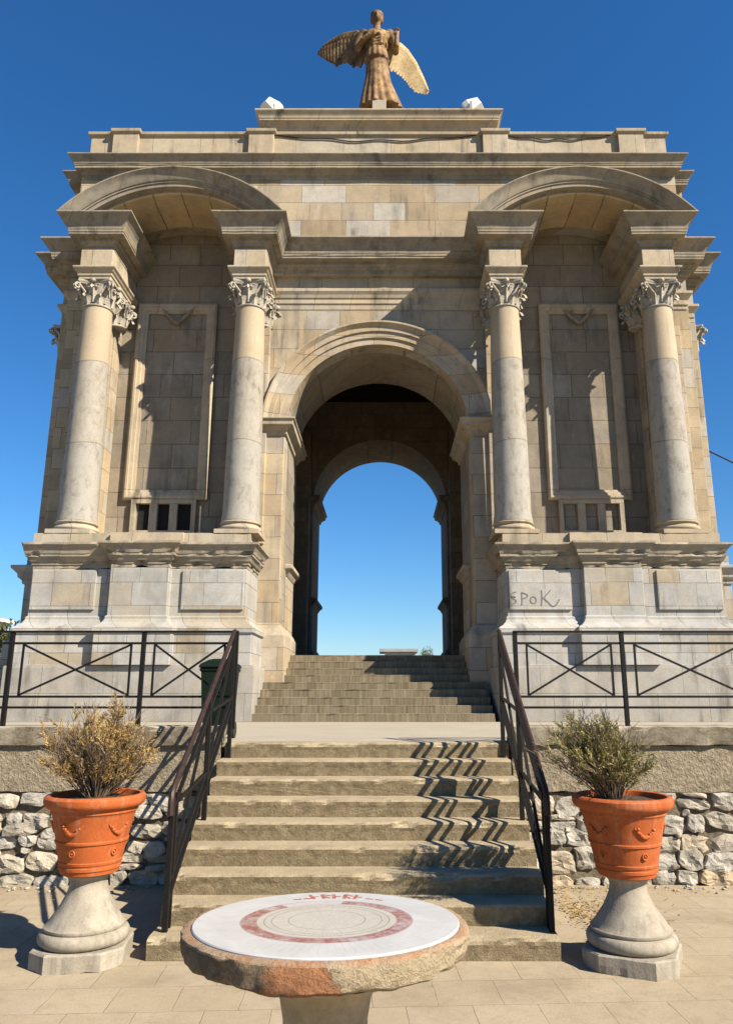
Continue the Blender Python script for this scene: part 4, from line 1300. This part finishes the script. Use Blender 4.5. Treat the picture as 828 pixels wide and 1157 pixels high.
def shrub(x, y, z, W, Hh, lean, seed, leafm, label, dens):
    rnd = random.Random(seed)
    t = thing('potted_shrub', label, 'shrub', (x, y, z), 'conifer shrubs in the terracotta pots')
    tw = bmesh.new(); lf = bmesh.new()
    def spray(p, d, L, n):
        """flat feathery spray of scale leaves"""
        d = d.normalized(); side = d.cross(Vector((rnd.uniform(-1, 1), rnd.uniform(-1, 1), rnd.uniform(-.3, .6)))).normalized()
        for i in range(n):
            u = i/n
            o = p + d*L*u
            for s in (-1, 1):
                dd = (d*.75 + side*s*rnd.uniform(.45, .9) + Vector((rnd.uniform(-.3, .3), rnd.uniform(-.3, .3), rnd.uniform(-.2, .3)))).normalized()
                l = L*rnd.uniform(.18, .40)*(1.1-u*.7); w = rnd.uniform(.0022, .0048)
                nn = dd.cross(Vector((rnd.uniform(-1, 1), rnd.uniform(-1, 1), rnd.uniform(-1, 1)))).normalized()*w
                a = lf.verts.new(o-nn*.5); b = lf.verts.new(o+nn*.5); c = lf.verts.new(o+dd*l*.6+nn); e = lf.verts.new(o+dd*l); f = lf.verts.new(o+dd*l*.6-nn)
                lf.faces.new((a, b, c, e, f))
    for k_ in range(dens):
        a = rnd.uniform(0, 2*PI); q = math.sqrt(rnd.random())
        el = 1.0 - .62*q
        hfac = rnd.choice((rnd.uniform(.45, .85), rnd.uniform(.75, 1.08)))
        tip = Vector((math.cos(a)*q*W*.5*rnd.uniform(.45, 1.3)+lean*hfac, math.sin(a)*q*W*.45, Hh*hfac*(1-.45*q*q)))
        base = Vector((math.cos(a)*.05*q, math.sin(a)*.05*q, -.02))
        mid = base.lerp(tip, .5) + Vector((rnd.uniform(-.05, .05), rnd.uniform(-.05, .05), .05))
        pts = []
        for i in range(7):
            u = i/6
            pts.append(base*(1-u)**2 + mid*2*u*(1-u) + tip*u*u + Vector((rnd.uniform(-.008, .008), rnd.uniform(-.008, .008), 0)))
        tube(tw, pts, [.0048*(1-.75*i/6) for i in range(7)], 4, False)
        bare = rnd.random() < .30
        for i in range(2, 7):
            for b in range(3 if i > 3 else 2):
                dr = (pts[i]-pts[i-1]).normalized() + Vector((rnd.uniform(-1, 1), rnd.uniform(-1, 1), rnd.uniform(-.4, .7)))*.85
                L = rnd.uniform(.06, .13)
                tube(tw, [pts[i], pts[i]+dr.normalized()*L*(1.5 if bare else 1)], [.0026, .001], 3, False)
                if not bare and noise.noise(Vector((pts[i].x*5+seed, pts[i].y*5, pts[i].z*5))) > -.04:
                    spray(pts[i]+dr.normalized()*L*.25, dr, L*1.15, rnd.randint(7, 11))
    link('stems', tw, M_dry2, t)
    link('foliage', lf, leafm, t)
PLX, PLY = -1.91, 5.97; PRX, PRY = 1.99, 5.88
plinth_thing(PLX, PLY, R(8), 'stained stone plinth under the pot of the browner shrub')
plinth_thing(PRX, PRY, R(-24), 'cleaner grey stone plinth under the pot of the greener shrub')
pot_thing(PLX, PLY, R(-102), 'orange terracotta pot with relief rings, holding the browner shrub')
pot_thing(PRX, PRY, R(-74), 'orange terracotta pot with a relief garland, holding the greener shrub')
shrub(PLX, PLY, 1.07, .74, .66, -.02, 5, M_dry, 'dry ochre brown conifer shrub in a terracotta pot', 135)
shrub(PRX-.06, PRY, 1.07, .70, .60, -.12, 12, M_grn, 'sparse olive green conifer shrub in a terracotta pot', 112)

# ------------------------------------------------------------------ orientation table
tb = thing('orientation_table', 'round stone orientation table with a white marble dial and red ring', 'table', (.02, 3.28, 0))
tilt = Matrix.Rotation(R(-2.4), 4, 'X')
ZT = .955
bm = bmesh.new(); lathe(bm, [(.50, -.02), (.522, -.01), (.522, .004), (.518, .008)], 96)
o = link('marble_dial', bm, M_marble, tb, True); o.matrix_local = Matrix.Translation((0, 0, ZT)) @ tilt
bm = bmesh.new()
lathe(bm, [(.30, -.108), (.50, -.103), (.540, -.096), (.556, -.082), (.560, -.055), (.560, -.018), (.556, -.006), (.545, 0.0), (.524, .001), (.5225, -.02), (.40, -.022)], 160)
for _ in range(2):
    es = [e for e in bm.edges if e.calc_length() > .035 and e.verts[0].co.xy.length > .5 and e.verts[1].co.xy.length > .5]
    if es: bmesh.ops.subdivide_edges(bm, edges=es, cuts=1)
for v in bm.verts:
    r = v.co.xy.length
    if r > .535:
        a = math.atan2(v.co.y, v.co.x)
        d = noise.noise(v.co*9)*.010 + noise.noise(v.co*28)*.007 + noise.noise(v.co*60)*.004
        rt = max(0, 1-abs(a+.25)/.75)                     # the broken, layered side
        d -= rt*max(0, noise.noise(Vector((a*4, v.co.z*34, 3))))*.055
        br = max(0, noise.noise(Vector((a*5.5, 7, v.co.z*8))) - .15)
        d -= br*.05
        v.co.x *= (r+d)/r; v.co.y *= (r+d)/r
        if v.co.z < -.08: v.co.z += noise.noise(v.co*7)*.012
o = link('rim', bm, M_rim, tb, True); o.matrix_local = Matrix.Translation((0, 0, ZT)) @ tilt
bm = bmesh.new()
lathe(bm, [(.30, 0), (.30, .10), (.27, .13), (.21, .20), (.175, .34), (.16, .5), (.163, .62), (.178, .70), (.205, .75), (.27, .79), (.37, .815), (.42, .838)], 56)
link('stem', bm, M_stem, tb, True)
# remains of red lettering on the far side of the dial
bm = bmesh.new(); rnd = random.Random(4)
def stroke(p, q, w):
    a, b = Vector((p[0]*math.cos(p[1]), p[0]*math.sin(p[1]))), Vector((q[0]*math.cos(q[1]), q[0]*math.sin(q[1])))
    d = (b-a).normalized(); n = Vector((-d.y, d.x))*w/2
    bm.faces.new([bm.verts.new((v.x, v.y, .0088)) for v in (a+n, a-n, b-n, b+n)])
for i in range(9):
    th = 2.02-.115*i
    if i in (0, 1): stroke((.40, th), (.40, th-.09), .016); continue
    if i >= 7: stroke((.41, th), (.41, th-.09), .012); continue
    stroke((.385, th), (.47, th+.02), .016)
    if i % 2: stroke((.47, th+.02), (.44, th-.07), .014); stroke((.43, th), (.39, th-.07), .012)
    else: stroke((.425, th), (.43, th-.06), .014)
o = link('red_lettering', bm, M_red, tb); o.matrix_local = Matrix.Translation((0, 0, ZT)) @ tilt

# ------------------------------------------------------------------ litter of dry leaves by the steps
rnd = random.Random(21); bm = bmesh.new()
for i in range(520):
    x = 1.78+abs(rnd.gauss(0, .38)); y = 7.15+rnd.gauss(0, .32)
    if x > 3.0 or y > 8.0: continue
    s = rnd.uniform(.008, .026); a = rnd.uniform(0, 2*PI); z = .004+rnd.random()*.012
    pts = [(s, 0), (0, s*.45), (-s, 0), (0, -s*.45)]
    tl = rnd.uniform(-.5, .5)
    bm.faces.new([bm.verts.new((x+p*math.cos(a)-q*math.sin(a), y+p*math.sin(a)+q*math.cos(a), z+abs(p)*abs(tl)+(q*tl if q > 0 else 0)+.002)) for p, q in pts])
for i in range(420):
    x = rnd.choice((rnd.uniform(-5, -1.5), rnd.uniform(1.6, 5), rnd.uniform(1.6, 2.6))); y = 8.03-abs(rnd.gauss(0, .16))
    s = rnd.uniform(.006, .02); a = rnd.uniform(0, 2*PI); z = .004+rnd.random()*.01
    pts = [(s, 0), (0, s*.45), (-s, 0), (0, -s*.45)]
    bm.faces.new([bm.verts.new((x+p*math.cos(a)-q*math.sin(a), y+p*math.sin(a)+q*math.cos(a), z+abs(p)*.4)) for p, q in pts])
lo = link('leaf_litter', bm, M_dry); lo['kind'] = 'stuff'; lo['label'] = 'scatter of dry brown leaves beside the steps'
bm = bmesh.new()
for i in range(170):
    x = rnd.choice((rnd.uniform(-5, -1.6), rnd.uniform(1.7, 5))); y = 8.03-abs(rnd.gauss(0, .14)); s = rnd.uniform(.006, .026)
    ellipsoid(bm, (x, y, s*.4), (s, s*.8, s*.55), Matrix.Rotation(rnd.uniform(0, 3), 3, 'Z'), 6, 4)
po = link('gravel', bm, M_rubble); po['kind'] = 'stuff'; po['label'] = 'loose chips of stone at the foot of the walls'

# ------------------------------------------------------------------ distance: house and trees
def tree(x, y, z, h, w, seed, label):
    rnd = random.Random(seed)
    t = thing('tree', label, 'tree', (x, y, z))
    tr = bmesh.new(); fo = bmesh.new()
    tube(tr, [(0, 0, 0), (.1, 0, h*.25), (.05, .1, h*.5), (0, 0, h*.75)], [h*.03, h*.024, h*.016, h*.006], 8)
    cl = []
    for i in range(26):
        a = rnd.uniform(0, 2*PI); q = math.sqrt(rnd.random()); zz = rnd.uniform(.32, .95)
        c = Vector((math.cos(a)*q*w*.5, math.sin(a)*q*w*.5, h*zz*(1-.12*q)))
        tube(tr, [(0, 0, h*.3*zz+h*.15), c*.6+Vector((0, 0, h*.12)), c], [h*.010, h*.006, h*.002], 5)
        cl.append((c, w*rnd.uniform(.12, .22)))
    for c, r in cl:
        for j in range(230):
            d = Vector((rnd.gauss(0, 1), rnd.gauss(0, 1), rnd.gauss(0, .8))).normalized()*r*rnd.random()**.45
            p = c+d; s = rnd.uniform(.05, .12)*w*.2
            u = Vector((rnd.uniform(-1, 1), rnd.uniform(-1, 1), rnd.uniform(-.6, 1))).normalized(); v = u.orthogonal().normalized()
            fo.faces.new([fo.verts.new(p+u*s), fo.verts.new(p+v*s*.5), fo.verts.new(p-u*s), fo.verts.new(p-v*s*.5)])
    link('trunk', tr, M_dry2, t); link('crown', fo, M_leaf, t)
M_leaf = leaf_mat('tree_foliage', (.05, .065, .02), (.085, .10, .035), (.13, .13, .05))
hs_ = thing('house', 'low pale flat roofed house seen far away through the arch', 'house', (2.6, 118, -5.9))
M_hw = simple('pale_house_wall', (.62, .58, .52), (.70, .66, .60), 1, .9, .1)
link('wall', B((-2.4, 2.2, -2.5, 2.5, 0, 14.0)), M_hw, hs_)
link('roof', B((-3.2, 2.6, -3.3, 3.0, 14.0, 14.45)), simple('grey_roof_slab', (.30, .29, .28), (.38, .37, .36), 1, .9), hs_)
for xx in (-1.6, 0, 1.5):
    link('window', B((xx-.4, xx+.4, -2.53, -2.502, 10.8, 12.4)), M_lens, hs_)
tree(6.5, 112, -5.3, 14.9, 6.2, 3, 'round dull green tree beside the far house, seen through the arch')
tree(-22.2, 40, -.1, 6.0, 7.4, 9, 'dark green tree at the picture edge beyond the terrace, below a pale roof')
h2 = thing('house', 'pale flat roofed house behind the dark tree at the picture edge', 'house', (-40.5, 66, -1.1))
link('wall', B((-7, 6, -4, 4, 0, 9.3)), M_hw, h2)
link('roof', B((-7.4, 6.4, -4.4, 4.4, 9.3, 9.6)), M_hw, h2)
for xx in (-5, -2, 1, 4):
    link('window', B((xx-.5, xx+.5, -4.03, -4.002, 4.6, 6.2)), M_lens, h2)

# ------------------------------------------------------------------ light, sky, camera
sx, sy, sz = 1.0, -.68, .935
el = math.atan2(sz, math.hypot(sx, sy))
w = bpy.data.worlds.new('World'); sc.world = w; w.use_nodes = True
nt = w.node_tree; nt.nodes.clear()
ow = nt.nodes.new('ShaderNodeOutputWorld'); bg = nt.nodes.new('ShaderNodeBackground'); sky = nt.nodes.new('ShaderNodeTexSky')
sky.sky_type = 'NISHITA'; sky.sun_disc = False
sky.sun_elevation = el; sky.sun_rotation = math.atan2(sx, sy)
sky.altitude = 0; sky.air_density = 1.2; sky.dust_density = 0.0; sky.ozone_density = 10.0
hs = nt.nodes.new('ShaderNodeHueSaturation'); hs.inputs['Saturation'].default_value = 1.13
nt.links.new(sky.outputs[0], hs.inputs['Color']); nt.links.new(hs.outputs[0], bg.inputs[0]); nt.links.new(bg.outputs[0], ow.inputs[0])
bg.inputs[1].default_value = .060
sl = bpy.data.lights.new('sun', 'SUN'); sl.energy = 5.0; sl.angle = R(.5); sl.color = (1, .905, .755)
so = bpy.data.objects.new('sun', sl); col.objects.link(so)
so.rotation_euler = Vector((-sx, -sy, -sz)).to_track_quat('-Z', 'Y').to_euler()
so.location = (20, -10, 30)

cam = bpy.data.cameras.new('camera'); co = bpy.data.objects.new('camera', cam); col.objects.link(co)
cam.sensor_fit = 'VERTICAL'; cam.sensor_height = 24; cam.lens = 24*850/1157
cam.shift_x = -21/1157; cam.clip_end = 12000; cam.clip_start = .05
co.location = (.25, 0, 1.83); co.rotation_euler = (R(90+13.65), 0, 0)
sc.camera = co
sc.view_settings.view_transform = 'Standard'; sc.view_settings.look = 'None'
sc.view_settings.exposure = 1.28; sc.view_settings.gamma = 1
